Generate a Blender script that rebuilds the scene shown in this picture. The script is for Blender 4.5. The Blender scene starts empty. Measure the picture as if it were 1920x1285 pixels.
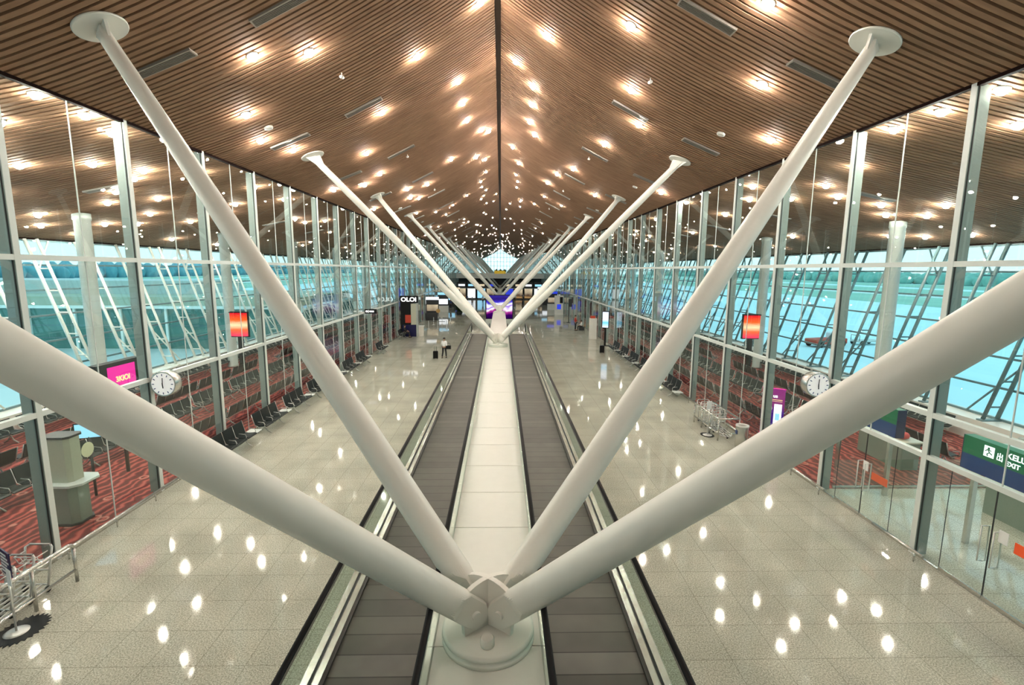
import bpy, math, random
from mathutils import Vector, Matrix, Euler
random.seed(7)
C = bpy.context.scene.collection
S = bpy.context.scene
R = math.radians
PI = math.pi

# ------------------------------------------------------------------ mesh kit
class MB:
    def __init__(s): s.v = []; s.f = []; s.m = []; s.sm = []
    def add(s, vs, fs, mi=0, smooth=False):
        n = len(s.v); s.v += [tuple(v) for v in vs]
        for f in fs: s.f.append(tuple(i + n for i in f)); s.m.append(mi); s.sm.append(smooth)
        return s
    def box(s, x0, x1, y0, y1, z0, z1, mi=0, mat=None):
        vs = [Vector((x, y, z)) for z in (z0, z1) for y in (y0, y1) for x in (x0, x1)]
        if mat: vs = [mat @ v for v in vs]
        return s.add(vs, [(0, 2, 3, 1), (4, 5, 7, 6), (0, 1, 5, 4), (1, 3, 7, 5), (3, 2, 6, 7), (2, 0, 4, 6)], mi)
    def rbox(s, x0, x1, y0, y1, z0, z1, b=.02, mi=0, mat=None):
        # box with chamfered vertical edges and top
        p = [(x0 + b, y0), (x1 - b, y0), (x1, y0 + b), (x1, y1 - b), (x1 - b, y1), (x0 + b, y1), (x0, y1 - b), (x0, y0 + b)]
        q = [(x0 + b, y0 + b), (x1 - b, y0 + b), (x1 - b, y0 + b), (x1 - b, y1 - b), (x1 - b, y1 - b), (x0 + b, y1 - b), (x0 + b, y1 - b), (x0 + b, y0 + b)]
        rings = [[Vector((a, c, z0)) for a, c in p], [Vector((a, c, z1 - b)) for a, c in p], [Vector((a, c, z1)) for a, c in q]]
        vs = [v for r in rings for v in r]
        if mat: vs = [mat @ v for v in vs]
        fs = [tuple(range(7, -1, -1))]
        for k in range(2):
            for i in range(8):
                j = (i + 1) % 8; fs.append((k * 8 + i, k * 8 + j, k * 8 + 8 + j, k * 8 + 8 + i))
        fs.append(tuple(range(16, 24)))
        return s.add(vs, fs, mi)
    def tube(s, pts, rad, n=10, mi=0, cap=True, smooth=True, flat=None):
        pts = [Vector(p) for p in pts]
        if not isinstance(rad, (list, tuple)): rad = [rad] * len(pts)
        vs = []; up = None
        for i, p in enumerate(pts):
            d = (pts[min(i + 1, len(pts) - 1)] - pts[max(i - 1, 0)]).normalized()
            if up is None:
                up = Vector((0, 0, 1)) if abs(d.z) < .95 else Vector((0, 1, 0))
            a = d.cross(up).normalized(); b = a.cross(d).normalized(); up = b
            fx, fy = flat[i] if flat else (1, 1)
            for k in range(n):
                t = 2 * PI * k / n
                vs.append(p + (a * math.cos(t) * fx + b * math.sin(t) * fy) * rad[i])
        fs = []
        for i in range(len(pts) - 1):
            for k in range(n):
                j = (k + 1) % n; fs.append((i * n + k, i * n + j, i * n + n + j, i * n + n + k))
        s.add(vs, fs, mi, smooth)
        if cap:
            m = len(s.v) - len(vs)
            s.f.append(tuple(m + k for k in range(n))[::-1]); s.m.append(mi); s.sm.append(False)
            m2 = m + (len(pts) - 1) * n
            s.f.append(tuple(m2 + k for k in range(n))); s.m.append(mi); s.sm.append(False)
        return s
    def lathe(s, prof, n=24, c=(0, 0, 0), mi=0, mat=None, smooth=True):
        vs = []
        for r, z in prof:
            for k in range(n):
                t = 2 * PI * k / n; v = Vector((c[0] + r * math.cos(t), c[1] + r * math.sin(t), c[2] + z))
                vs.append(mat @ v if mat else v)
        fs = []
        for i in range(len(prof) - 1):
            for k in range(n):
                j = (k + 1) % n; fs.append((i * n + k, i * n + j, i * n + n + j, i * n + n + k))
        s.add(vs, fs, mi, smooth)
        m = len(s.v) - len(vs)
        s.f.append(tuple(m + k for k in range(n))[::-1]); s.m.append(mi); s.sm.append(False)
        m2 = m + (len(prof) - 1) * n
        s.f.append(tuple(m2 + k for k in range(n))); s.m.append(mi); s.sm.append(False)
        return s
    def prism(s, poly, h0, h1, axis='z', mi=0):
        # poly of 2d points extruded along an axis
        def P(a, b, h): return {'z': (a, b, h), 'y': (a, h, b), 'x': (h, a, b)}[axis]
        n = len(poly); vs = [P(a, b, h0) for a, b in poly] + [P(a, b, h1) for a, b in poly]
        fs = [tuple(range(n))[::-1], tuple(range(n, 2 * n))] + [(i, (i + 1) % n, n + (i + 1) % n, n + i) for i in range(n)]
        return s.add(vs, fs, mi)
    def build(s, name, mats, parent=None, loc=None, smooth=None):
        me = bpy.data.meshes.new(name); me.from_pydata(s.v, [], s.f)
        if not isinstance(mats, (list, tuple)): mats = [mats]
        for m in mats: me.materials.append(m)
        me.polygons.foreach_set('material_index', s.m)
        me.polygons.foreach_set('use_smooth', s.sm)
        me.update()
        o = bpy.data.objects.new(name, me); C.objects.link(o)
        if parent: o.parent = parent
        if loc: o.location = loc
        return o

def tag(o, label=None, cat=None, group=None, kind=None):
    if label: o['label'] = label
    if cat: o['category'] = cat
    if group: o['group'] = group
    if kind: o['kind'] = kind
    return o
def thing(name, label, cat, loc=(0, 0, 0), rz=0, group=None):
    o = bpy.data.objects.new(name, None); C.objects.link(o); o.empty_display_size = .2
    o.location = loc; o.rotation_euler = (0, 0, rz)
    return tag(o, label, cat, group)
def struct(o): o['kind'] = 'structure'; return o
def sroot(name, loc=(0, 0, 0)):
    o = bpy.data.objects.new(name, None); C.objects.link(o); o.location = loc; o['kind'] = 'structure'; return o
def copy_tree(o, parent=None):
    c = o.copy(); C.objects.link(c)
    if parent: c.parent = parent
    for ch in KIDS.get(o.name, []) if o.name in KIDS else [x for x in o.children]: copy_tree(ch, c)
    return c
KIDS = {}
def freeze(o):
    KIDS[o.name] = list(o.children)
    for c in o.children: freeze(c)
def place(proto, used, loc, rz, label, group=None):
    """first call uses the prototype itself, later calls copies"""
    if not used: freeze(proto); o = proto; used.append(1)
    else: o = copy_tree(proto)
    o.location = loc; o.rotation_euler = (0, 0, rz); tag(o, label, None, group); return o

# ------------------------------------------------------------------ materials
def mat(name, col, rough=.5, metal=0, emit=None, es=0, alpha=None, spec=None, noise=0, nscale=20, bump=0):
    m = bpy.data.materials.new(name); m.use_nodes = True; nt = m.node_tree; b = nt.nodes['Principled BSDF']
    b.inputs['Base Color'].default_value = (*col, 1); b.inputs['Roughness'].default_value = rough; b.inputs['Metallic'].default_value = metal
    if spec is not None: b.inputs['Specular IOR Level'].default_value = spec
    if emit: b.inputs['Emission Color'].default_value = (*emit, 1); b.inputs['Emission Strength'].default_value = es
    tc = nt.nodes.new('ShaderNodeTexCoord'); nz = nt.nodes.new('ShaderNodeTexNoise'); nz.inputs['Scale'].default_value = nscale
    nt.links.new(tc.outputs['Object'], nz.inputs['Vector'])
    if noise:
        mx = nt.nodes.new('ShaderNodeMix'); mx.data_type = 'RGBA'
        mx.inputs['A'].default_value = (*[c * (1 - noise) for c in col], 1); mx.inputs['B'].default_value = (*[min(1, c * (1 + noise)) for c in col], 1)
        nt.links.new(nz.outputs['Fac'], mx.inputs['Factor']); nt.links.new(mx.outputs['Result'], b.inputs['Base Color'])
    if bump:
        bp = nt.nodes.new('ShaderNodeBump'); bp.inputs['Strength'].default_value = bump
        nt.links.new(nz.outputs['Fac'], bp.inputs['Height']); nt.links.new(bp.outputs['Normal'], b.inputs['Normal'])
    return m

M = {}
M['white_paint'] = mat('white_paint', (.84, .82, .76), .38, noise=.03, nscale=3)
M['white_panel'] = mat('white_panel', (.80, .775, .725), .3, noise=.03, nscale=6)
M['white_frame'] = mat('white_frame', (.66, .70, .68), .35, noise=.03)
M['grey_frame'] = mat('grey_frame', (.25, .31, .30), .4, noise=.05)
M['steel'] = mat('brushed_steel', (.62, .61, .58), .25, .9, noise=.12, nscale=4)
M['chrome'] = mat('chrome', (.78, .78, .76), .28, .55)
M['black'] = mat('black_rubber', (.004, .004, .005), .45, spec=.25)
M['dark'] = mat('dark_grey', (.03, .03, .032), .5)
M['seat'] = mat('seat_black', (.006, .012, .013), .5, noise=.2, spec=.3)
M['seat_metal'] = mat('seat_metal', (.55, .56, .54), .28, .9)
M['belt_side'] = mat('belt_side', (.02, .018, .015), .5)
M['dome'] = mat('lamp_glow', (1, .95, .85), .4, emit=(1, .92, .80), es=150)
M['dome_far'] = mat('lamp_glow_far', (1, .95, .85), .4, emit=(1, .92, .80), es=40)
M['trim_ring'] = mat('lamp_ring', (.85, .83, .8), .4)
M['vent'] = mat('vent_metal', (.42, .38, .34), .4, .6, noise=.1)
M['ventdark'] = mat('vent_dark', (.10, .09, .08), .6)
M['red_glow'] = None
M['beige'] = mat('kiosk_beige', (.50, .50, .40), .3, noise=.05)
M['kgreen'] = mat('kiosk_green_grey', (.23, .29, .25), .25, noise=.05)
M['lit_truss_white'] = mat('lit_truss_white', (.85, .86, .80), .4, noise=.03)  # left trusses: bright light on them put into the colour; annex trim shares it
M['backlit_truss_grey'] = mat('backlit_truss_grey', (.12, .20, .22), .4, noise=.05)  # right trusses: dark look against the sky put into the colour; window bars share it
M['concrete'] = mat('concrete', (.55, .58, .55), .7, noise=.08, nscale=5)
M['column'] = mat('column_grey', (.42, .46, .44), .35, noise=.05)
M['plinth'] = mat('plinth_panel', (.55, .55, .52), .4, noise=.04)
M['skin'] = mat('skin', (.42, .24, .16), .5)
M['hair'] = mat('hair', (.01, .008, .007), .5)
M['shirt_white'] = mat('shirt_white', (.8, .8, .8), .7)
M['shirt_red'] = mat('shirt_red', (.55, .06, .03), .7)
M['cloth_dark'] = mat('cloth_dark', (.012, .012, .016), .7)
M['cloth_grey'] = mat('cloth_grey', (.12, .12, .13), .7)
M['cloth_blue'] = mat('cloth_blue', (.05, .08, .2), .7)
M['leaf'] = mat('leaf', (.02, .05, .015), .5, noise=.4, nscale=6)
M['yellow'] = mat('yellow', (.7, .45, .03), .5, emit=(.9, .6, .05), es=.1)
M['green_sign'] = mat('sign_green', (.0, .12, .045), .35, emit=(0, .16, .06), es=.1)
M['blue_sign'] = mat('sign_blue', (.0, .03, .14), .35, emit=(0, .03, .16), es=.1)
M['navy'] = mat('sign_navy', (.005, .005, .06), .35)
M['letter'] = mat('letter_white', (.9, .9, .9), .4, emit=(1, 1, 1), es=.5)
M['paper'] = mat('paper', (.85, .85, .85), .6)
M['orange_sticker'] = mat('orange_sticker', (.8, .09, .02), .5, emit=(.9, .1, .02), es=.05)
M['decal'] = mat('decal_green', (.55, .62, .42), .5)
M['apron'] = mat('apron', (.66, .84, .86), .8, noise=.10, nscale=.05)
M['wood'] = mat('desk_brown', (.16, .09, .05), .4, noise=.1)
M['pink'] = mat('red_cushion', (.6, .06, .06), .6)
M['tan'] = mat('tan_sign', (.5, .3, .1), .5)
M['bluegl'] = mat('blue_panel', (.02, .04, .5), .4, emit=(.02, .05, .7), es=.3)
M['cyan_screen'] = mat('cyan_screen', (.2, .5, .8), .3, emit=(.35, .75, 1), es=.35)
M['white_screen'] = mat('white_screen', (.9, .9, .95), .3, emit=(.9, .95, 1), es=.35)
M['clockface'] = mat('clock_face', (.9, .9, .9), .3, emit=(1, 1, 1), es=.12)
M['magenta'] = mat('magenta', (.7, .0, .25), .3, emit=(.85, .0, .35), es=.3)
M['gold'] = mat('gold_letter', (.9, .7, .3), .4, emit=(1, .75, .3), es=.35)

def nodes(m): return m.node_tree, m.node_tree.nodes, m.node_tree.links
def newmat(name):
    m = bpy.data.materials.new(name); m.use_nodes = True; nt, n, l = nodes(m); n.clear()
    out = n.new('ShaderNodeOutputMaterial'); return m, nt, n, l, out

def glass(name, tint, base=.05, gain=1.0):
    m, nt, n, l, out = newmat(name)
    tr = n.new('ShaderNodeBsdfTransparent'); tr.inputs['Color'].default_value = (*tint, 1)
    gl = n.new('ShaderNodeBsdfGlossy'); gl.inputs['Roughness'].default_value = .0; gl.inputs['Color'].default_value = (.93, 1, .97, 1)
    ge = n.new('ShaderNodeNewGeometry'); dt = n.new('ShaderNodeVectorMath'); dt.operation = 'DOT_PRODUCT'
    l.new(ge.outputs['Incoming'], dt.inputs[0]); l.new(ge.outputs['Normal'], dt.inputs[1])
    ab = n.new('ShaderNodeMath'); ab.operation = 'ABSOLUTE'; l.new(dt.outputs['Value'], ab.inputs[0])
    iv = n.new('ShaderNodeMath'); iv.operation = 'SUBTRACT'; iv.inputs[0].default_value = 1; l.new(ab.outputs[0], iv.inputs[1])
    fr = n.new('ShaderNodeMath'); fr.operation = 'POWER'; fr.inputs[1].default_value = 4.5; l.new(iv.outputs[0], fr.inputs[0])
    ma = n.new('ShaderNodeMath'); ma.operation = 'MULTIPLY_ADD'; ma.inputs[1].default_value = gain; ma.inputs[2].default_value = base; ma.use_clamp = True
    mx = n.new('ShaderNodeMixShader')
    l.new(fr.outputs[0], ma.inputs[0]); l.new(ma.outputs[0], mx.inputs[0]); l.new(tr.outputs[0], mx.inputs[1]); l.new(gl.outputs[0], mx.inputs[2]); l.new(mx.outputs[0], out.inputs[0])
    return m
M['glass'] = glass('clear_glass', (.86, .94, .91), .07, .75)
M['rail_glass'] = glass('rail_glass', (.72, .86, .79), .10, .8)
M['facade_glass'] = glass('facade_glass', (.92, .99, .99), .02, .5)

def floor_mat():
    m = bpy.data.materials.new('granite_floor'); m.use_nodes = True; nt, n, l = nodes(m); b = n['Principled BSDF']
    tc = n.new('ShaderNodeTexCoord')
    nz = n.new('ShaderNodeTexNoise'); nz.inputs['Scale'].default_value = 38; nz.inputs['Detail'].default_value = 4
    vo = n.new('ShaderNodeTexVoronoi'); vo.inputs['Scale'].default_value = 55
    big = n.new('ShaderNodeTexNoise'); big.inputs['Scale'].default_value = .7
    br = n.new('ShaderNodeTexBrick'); br.offset = 0; br.inputs['Scale'].default_value = 1; br.inputs['Mortar Size'].default_value = .007
    br.inputs['Brick Width'].default_value = .9; br.inputs['Row Height'].default_value = .9; br.inputs['Mortar Smooth'].default_value = .1
    br.inputs['Color1'].default_value = (1, 1, 1, 1); br.inputs['Color2'].default_value = (.93, .93, .93, 1); br.inputs['Mortar'].default_value = (.62, .61, .58, 1)
    for t in (nz, vo, big, br): l.new(tc.outputs['Object'], t.inputs['Vector'])
    cr = n.new('ShaderNodeValToRGB'); e = cr.color_ramp.elements
    e[0].position = .36; e[0].color = (.34, .34, .28, 1); e[1].position = .66; e[1].color = (.74, .74, .65, 1)
    l.new(nz.outputs['Fac'], cr.inputs[0])
    m1 = n.new('ShaderNodeMix'); m1.data_type = 'RGBA'; m1.blend_type = 'MULTIPLY'; m1.inputs['Factor'].default_value = 1
    l.new(cr.outputs[0], m1.inputs['A']); l.new(br.outputs[0], m1.inputs['B'])
    cr2 = n.new('ShaderNodeValToRGB'); e = cr2.color_ramp.elements; e[0].position = .3; e[0].color = (.86, .86, .84, 1); e[1].position = .7; e[1].color = (1.08, 1.06, 1.04, 1)
    l.new(big.outputs['Fac'], cr2.inputs[0])
    m2 = n.new('ShaderNodeMix'); m2.data_type = 'RGBA'; m2.blend_type = 'MULTIPLY'; m2.inputs['Factor'].default_value = 1
    l.new(m1.outputs['Result'], m2.inputs['A']); l.new(cr2.outputs[0], m2.inputs['B'])
    l.new(m2.outputs['Result'], b.inputs['Base Color'])
    b.inputs['Roughness'].default_value = .055; b.inputs['Specular IOR Level'].default_value = .6
    return m
M['floor'] = floor_mat()

def carpet_mat():
    m = bpy.data.materials.new('red_carpet'); m.use_nodes = True; nt, n, l = nodes(m); b = n['Principled BSDF']
    tc = n.new('ShaderNodeTexCoord')
    vo = n.new('ShaderNodeTexVoronoi'); vo.inputs['Scale'].default_value = 1.5; vo.inputs['Randomness'].default_value = .8
    l.new(tc.outputs['Object'], vo.inputs['Vector'])
    rg = n.new('ShaderNodeValToRGB'); e = rg.color_ramp.elements; e[0].position = .13; e[0].color = (0, 0, 0, 1); e[1].position = .17; e[1].color = (1, 1, 1, 1)
    x = e.new(.21); x.color = (1, 1, 1, 1); x = e.new(.25); x.color = (0, 0, 0, 1)
    l.new(vo.outputs['Distance'], rg.inputs[0])
    wv = n.new('ShaderNodeTexWave'); wv.bands_direction = 'X'; wv.inputs['Scale'].default_value = 1.1; wv.inputs['Distortion'].default_value = 9; wv.inputs['Detail'].default_value = 2
    l.new(tc.outputs['Object'], wv.inputs['Vector'])
    c1 = n.new('ShaderNodeValToRGB'); e = c1.color_ramp.elements
    e[0].position = .2; e[0].color = (.10, .008, .008, 1); e[1].position = .95; e[1].color = (.40, .08, .06, 1); x = e.new(.6); x.color = (.20, .018, .018, 1)
    l.new(wv.outputs['Fac'], c1.inputs[0])
    mx = n.new('ShaderNodeMix'); mx.data_type = 'RGBA'; mx.inputs['B'].default_value = (.48, .20, .16, 1)
    l.new(rg.outputs[0], mx.inputs['Factor']); l.new(c1.outputs[0], mx.inputs['A']); l.new(mx.outputs['Result'], b.inputs['Base Color'])
    b.inputs['Roughness'].default_value = .9
    return m
M['carpet'] = carpet_mat()

def slat_mat():
    m = bpy.data.materials.new('timber_slat'); m.use_nodes = True; nt, n, l = nodes(m); b = n['Principled BSDF']
    tc = n.new('ShaderNodeTexCoord'); mp = n.new('ShaderNodeMapping'); mp.inputs['Scale'].default_value = (.8, 4.76, .8)
    nz = n.new('ShaderNodeTexNoise'); nz.inputs['Scale'].default_value = 1.2; nz.inputs['Detail'].default_value = 3
    l.new(tc.outputs['Object'], mp.inputs[0]); l.new(mp.outputs[0], nz.inputs['Vector'])
    cr = n.new('ShaderNodeValToRGB'); e = cr.color_ramp.elements
    e[0].position = .3; e[0].color = (.29, .165, .102, 1); e[1].position = .72; e[1].color = (.42, .25, .155, 1)
    l.new(nz.outputs['Fac'], cr.inputs[0]); l.new(cr.outputs[0], b.inputs['Base Color'])
    b.inputs['Roughness'].default_value = .75; b.inputs['Specular IOR Level'].default_value = .15
    return m
M['slat'] = slat_mat()
M['slat_back'] = mat('slat_backing', (.010, .003, .002), .95, spec=.1)

def belt_mat():
    m = bpy.data.materials.new('walkway_belt'); m.use_nodes = True; nt, n, l = nodes(m); b = n['Principled BSDF']
    tc = n.new('ShaderNodeTexCoord'); sp = n.new('ShaderNodeSeparateXYZ'); l.new(tc.outputs['Object'], sp.inputs[0])
    d = n.new('ShaderNodeMath'); d.operation = 'DIVIDE'; d.inputs[1].default_value = .335; l.new(sp.outputs['Y'], d.inputs[0])
    fr = n.new('ShaderNodeMath'); fr.operation = 'FRACT'; l.new(d.outputs[0], fr.inputs[0])
    lt = n.new('ShaderNodeMath'); lt.operation = 'LESS_THAN'; lt.inputs[1].default_value = .05; l.new(fr.outputs[0], lt.inputs[0])
    fl = n.new('ShaderNodeMath'); fl.operation = 'FLOOR'; l.new(d.outputs[0], fl.inputs[0])
    wn = n.new('ShaderNodeTexWhiteNoise'); wn.noise_dimensions = '1D'; l.new(fl.outputs[0], wn.inputs['W'])
    cr = n.new('ShaderNodeValToRGB'); e = cr.color_ramp.elements
    e[0].position = 0; e[0].color = (.080, .079, .064, 1); e[1].position = .9; e[1].color = (.118, .115, .094, 1); x = e.new(.97); x.color = (.19, .18, .16, 1)
    l.new(wn.outputs['Value'], cr.inputs[0])
    nz = n.new('ShaderNodeTexNoise'); nz.inputs['Scale'].default_value = 2.5; l.new(tc.outputs['Object'], nz.inputs['Vector'])
    mm = n.new('ShaderNodeMix'); mm.data_type = 'RGBA'; mm.blend_type = 'MULTIPLY'; mm.inputs['Factor'].default_value = .5
    l.new(cr.outputs[0], mm.inputs['A']); l.new(nz.outputs['Fac'], mm.inputs['B'])
    mx = n.new('ShaderNodeMix'); mx.data_type = 'RGBA'; mx.inputs['B'].default_value = (.015, .012, .01, 1)
    l.new(lt.outputs[0], mx.inputs['Factor']); l.new(mm.outputs['Result'], mx.inputs['A']); l.new(mx.outputs['Result'], b.inputs['Base Color'])
    b.inputs['Roughness'].default_value = .5; b.inputs['Metallic'].default_value = .15
    return m
M['belt'] = belt_mat()

def ramp_emit(name, stops, axis='Z', es=1.5, lo=0, hi=1, wave=False):
    m, nt, n, l, out = newmat(name)
    tc = n.new('ShaderNodeTexCoord'); sp = n.new('ShaderNodeSeparateXYZ'); l.new(tc.outputs['Object'], sp.inputs[0])
    mr = n.new('ShaderNodeMapRange'); mr.inputs[1].default_value = lo; mr.inputs[2].default_value = hi
    if wave:
        nz = n.new('ShaderNodeTexNoise'); nz.inputs['Scale'].default_value = .6; l.new(tc.outputs['Object'], nz.inputs['Vector'])
        ad = n.new('ShaderNodeMath'); ad.operation = 'MULTIPLY_ADD'; ad.inputs[1].default_value = 2.2
        l.new(nz.outputs['Fac'], ad.inputs[0]); l.new(sp.outputs[axis], ad.inputs[2]); l.new(ad.outputs[0], mr.inputs[0])
    else: l.new(sp.outputs[axis], mr.inputs[0])
    cr = n.new('ShaderNodeValToRGB'); e = cr.color_ramp.elements
    e[0].position = stops[0][0]; e[0].color = (*stops[0][1], 1); e[1].position = stops[-1][0]; e[1].color = (*stops[-1][1], 1)
    for p, c in stops[1:-1]: x = e.new(p); x.color = (*c, 1)
    em = n.new('ShaderNodeEmission'); em.inputs['Strength'].default_value = es
    l.new(mr.outputs[0], cr.inputs[0]); l.new(cr.outputs[0], em.inputs[0]); l.new(em.outputs[0], out.inputs[0])
    return m
M['red_glow'] = ramp_emit('red_lightbox', [(0, (.75, .02, .10)), (.28, (.9, .12, .03)), (.48, (1, .62, .35)), (.7, (.9, .12, .02)), (1, (.65, .01, .02))], 'Z', .62, 2.55, 4.1)
M['led'] = ramp_emit('led_swirl', [(0, (.01, .0, .04)), (.22, (.03, .0, .08)), (.34, (.35, .03, .25)), (.42, (.9, .85, .95)), (.5, (.25, .1, .6)), (.58, (.9, .9, 1)), (.68, (.05, .03, .5)), (.8, (.02, .01, .15)), (1, (.03, .02, .25))], 'Z', .5, 2.0, 5.4, True)
M['totem_scr'] = ramp_emit('totem_screen', [(0, (.75, .9, 1)), (.3, (.15, .6, .9)), (.5, (.8, .9, 1)), (1, (.7, .8, 1))], 'Z', .5, 1.8, 3.3)
M['poster'] = ramp_emit('poster_art', [(0, (.5, .02, .25)), (.08, (.02, .0, .16)), (.45, (.06, .0, .22)), (.62, (.26, .0, .16)), (1, (.30, .01, .20))], 'Z', .4, .5, 2.3)
M['shop_warm'] = ramp_emit('shop_interior', [(0, (.05, .03, .02)), (.4, (.5, .3, .12)), (.6, (.1, .06, .04)), (1, (.9, .75, .5))], 'Z', .3, 0, 3.5, True)

# ------------------------------------------------------------------ dimensions
W = 10.84; Y0 = 11.54; BAY = 3.772; YEND = 235.0; YBACK = -14.6
XE = 24.4                                   # eave half width
def zc(X):
    d = W - abs(X)
    return 11.44 + (.32 * d + .0165 * d * d if d > 0 else .203 * d)
def slope(X):
    d = W - abs(X); return -(.32 + .033 * d) if d > 0 else -.203
VB = [5.62 + 23.84 * k for k in range(10)]    # strut bases
TX, TZ = 8.45, zc(8.45)
ZM = 2.6                                      # top of the raised median

# ------------------------------------------------------------------ setting: floors
def slab(name, x0, x1, y0, y1, z0, z1, m): return struct(MB().box(x0, x1, y0, y1, z0, z1).build(name, m))
slab('floor', -W, W, YBACK, YEND, -.3, 0, M['floor'])
slab('floor_left_lounge', -22.2, -W, YBACK, YEND, -.3, 0, M['carpet'])
slab('floor_right_lounge', W, 22.2, 15.31, YEND, -.3, 0, M['carpet'])
slab('floor_right_vestibule', W, 22.2, YBACK, 15.31, -.3, 0, M['floor'])

# ceiling : real slats over a dark backing
def ceiling(side):
    xs = [.12, 1, 2, 3.2, 4.5, 6, 7.5, 9, 10.2, W, 13, 16, 20, XE]
    mb = MB(); pitch = .21; wd = .136; y = YBACK
    P = [(side * x, zc(x)) for x in xs]; n = len(P)
    while y < YEND:
        vs = []
        for (X, Z) in P: vs += [(X, y, Z + .07), (X, y, Z), (X, y + wd, Z), (X, y + wd, Z + .07)]
        fs = []
        for i in range(n - 1):
            a = i * 4; b = a + 4
            for k in range(3):
                fs.append((a + k, a + k + 1, b + k + 1, b + k) if side < 0 else (a + k, b + k, b + k + 1, a + k + 1))
        mb.add(vs, fs); y += pitch
    bk = len(mb.f)
    Q = [(side * .12, zc(.12) + .3)] + [(X, Z + .09) for X, Z in P]
    vs = []; fs = []
    for X, Z in Q: vs += [(X, YBACK, Z), (X, YEND, Z)]
    for i in range(len(Q) - 1): fs.append((2 * i, 2 * i + 1, 2 * i + 3, 2 * i + 2))
    mb.add(vs, fs, 1)
    return mb.build('ceiling', [M['slat'], M['slat_back']])
struct(ceiling(-1)); struct(ceiling(1))
rd = MB().box(-.16, .16, YBACK, YEND, zc(0) + .22, zc(0) + .35)
struct(rd.build('trim_ridge', M['wood']))
# roof shell above (keeps the sky out)
mb = MB()
for s in (-1, 1):
    for (a, b) in ((0, W), (W, XE + .6)):
        za, zb = zc(a) + .75, zc(b) + .75
        mb.add([(s * a, YBACK - .5, za), (s * b, YBACK - .5, zb), (s * b, YEND + .5, zb), (s * a, YEND + .5, za)], [(0, 1, 2, 3)])
    mb.box(min(s * XE, s * (XE + .6)), max(s * XE, s * (XE + .6)), YBACK - .5, YEND + .5, zc(XE) - .12, zc(XE) + .75)
struct(mb.build('roof', M['slat_back']))
# rear wall behind the camera
mb = MB().prism([(-XE, 0), (XE, 0), (XE, zc(XE)), (W, zc(W)), (0, zc(0) + .4), (-W, zc(W)), (-XE, zc(XE))], YBACK - .3, YBACK, 'y')
struct(mb.build('wall_back', M['concrete']))

# glazed side walls, one window per bay
def make_window(side):
    r = sroot('window_0'); s = side
    f = .075
    mb = MB()
    x0, x1 = sorted((s * W, s * (W + .32)))
    mb.box(x0, x1, -f, f, 0, 11.44, 1)
    xa, xb = sorted((s * (W - .015), s * (W + .004)))
    mb.box(xa, xb, -f, f, 0, 11.44, 0)
    xa, xb = sorted((s * (W + .03), s * (W + .05)))
    mb.box(xa, xb, -f - .02, f + .02, 0, 11.44, 2)
    mb.build('mullion', [M['white_frame'], M['grey_frame'], M['dark']], r)
    for z in (3.71, 7.41):
        xa, xb = sorted((s * (W - .01), s * (W + .14)))
        MB().box(xa, xb, f, BAY - f, z - .065, z + .065).build('transom', M['white_frame'], r)
    xa, xb = sorted((s * (W - .03), s * (W + .1)))
    MB().box(xa, xb, f, BAY - f, 11.36, 11.44).build('header', M['slat_back'], r)
    MB().box(xa, xb, f, BAY - f, 0, .05).build('sill', M['steel'], r)
    xj = s * (W + .045)
    mb = MB().box(xj - .012, xj + .012, BAY / 2 - .012, BAY / 2 + .012, .05, 11.36); mb.build('glass_joint', M['white_frame'], r)
    return r
def pane(r, s, ya, yb, z0, z1, name='glass_pane'):
    xj = s * (W + .045)
    return MB().add([(xj, ya, z0), (xj, yb, z0), (xj, yb, z1), (xj, ya, z1)], [(0, 1, 2, 3)]).build(name, M['glass'], r)
wn = 1
for s in (-1, 1):
    proto = make_window(s)
    for a in (0, BAY / 2): pane(proto, s, a, a + BAY / 2, .05, 11.36)
    freeze(proto); k = -6; first = True
    while Y0 + k * BAY < YEND - 1:
        if s > 0 and k in (-1, 0): k += 1; continue
        o = proto if first else copy_tree(proto); first = False
        o.location = (0, Y0 + k * BAY, 0); o.name = 'window_%d' % wn; wn += 1; k += 1
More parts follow.
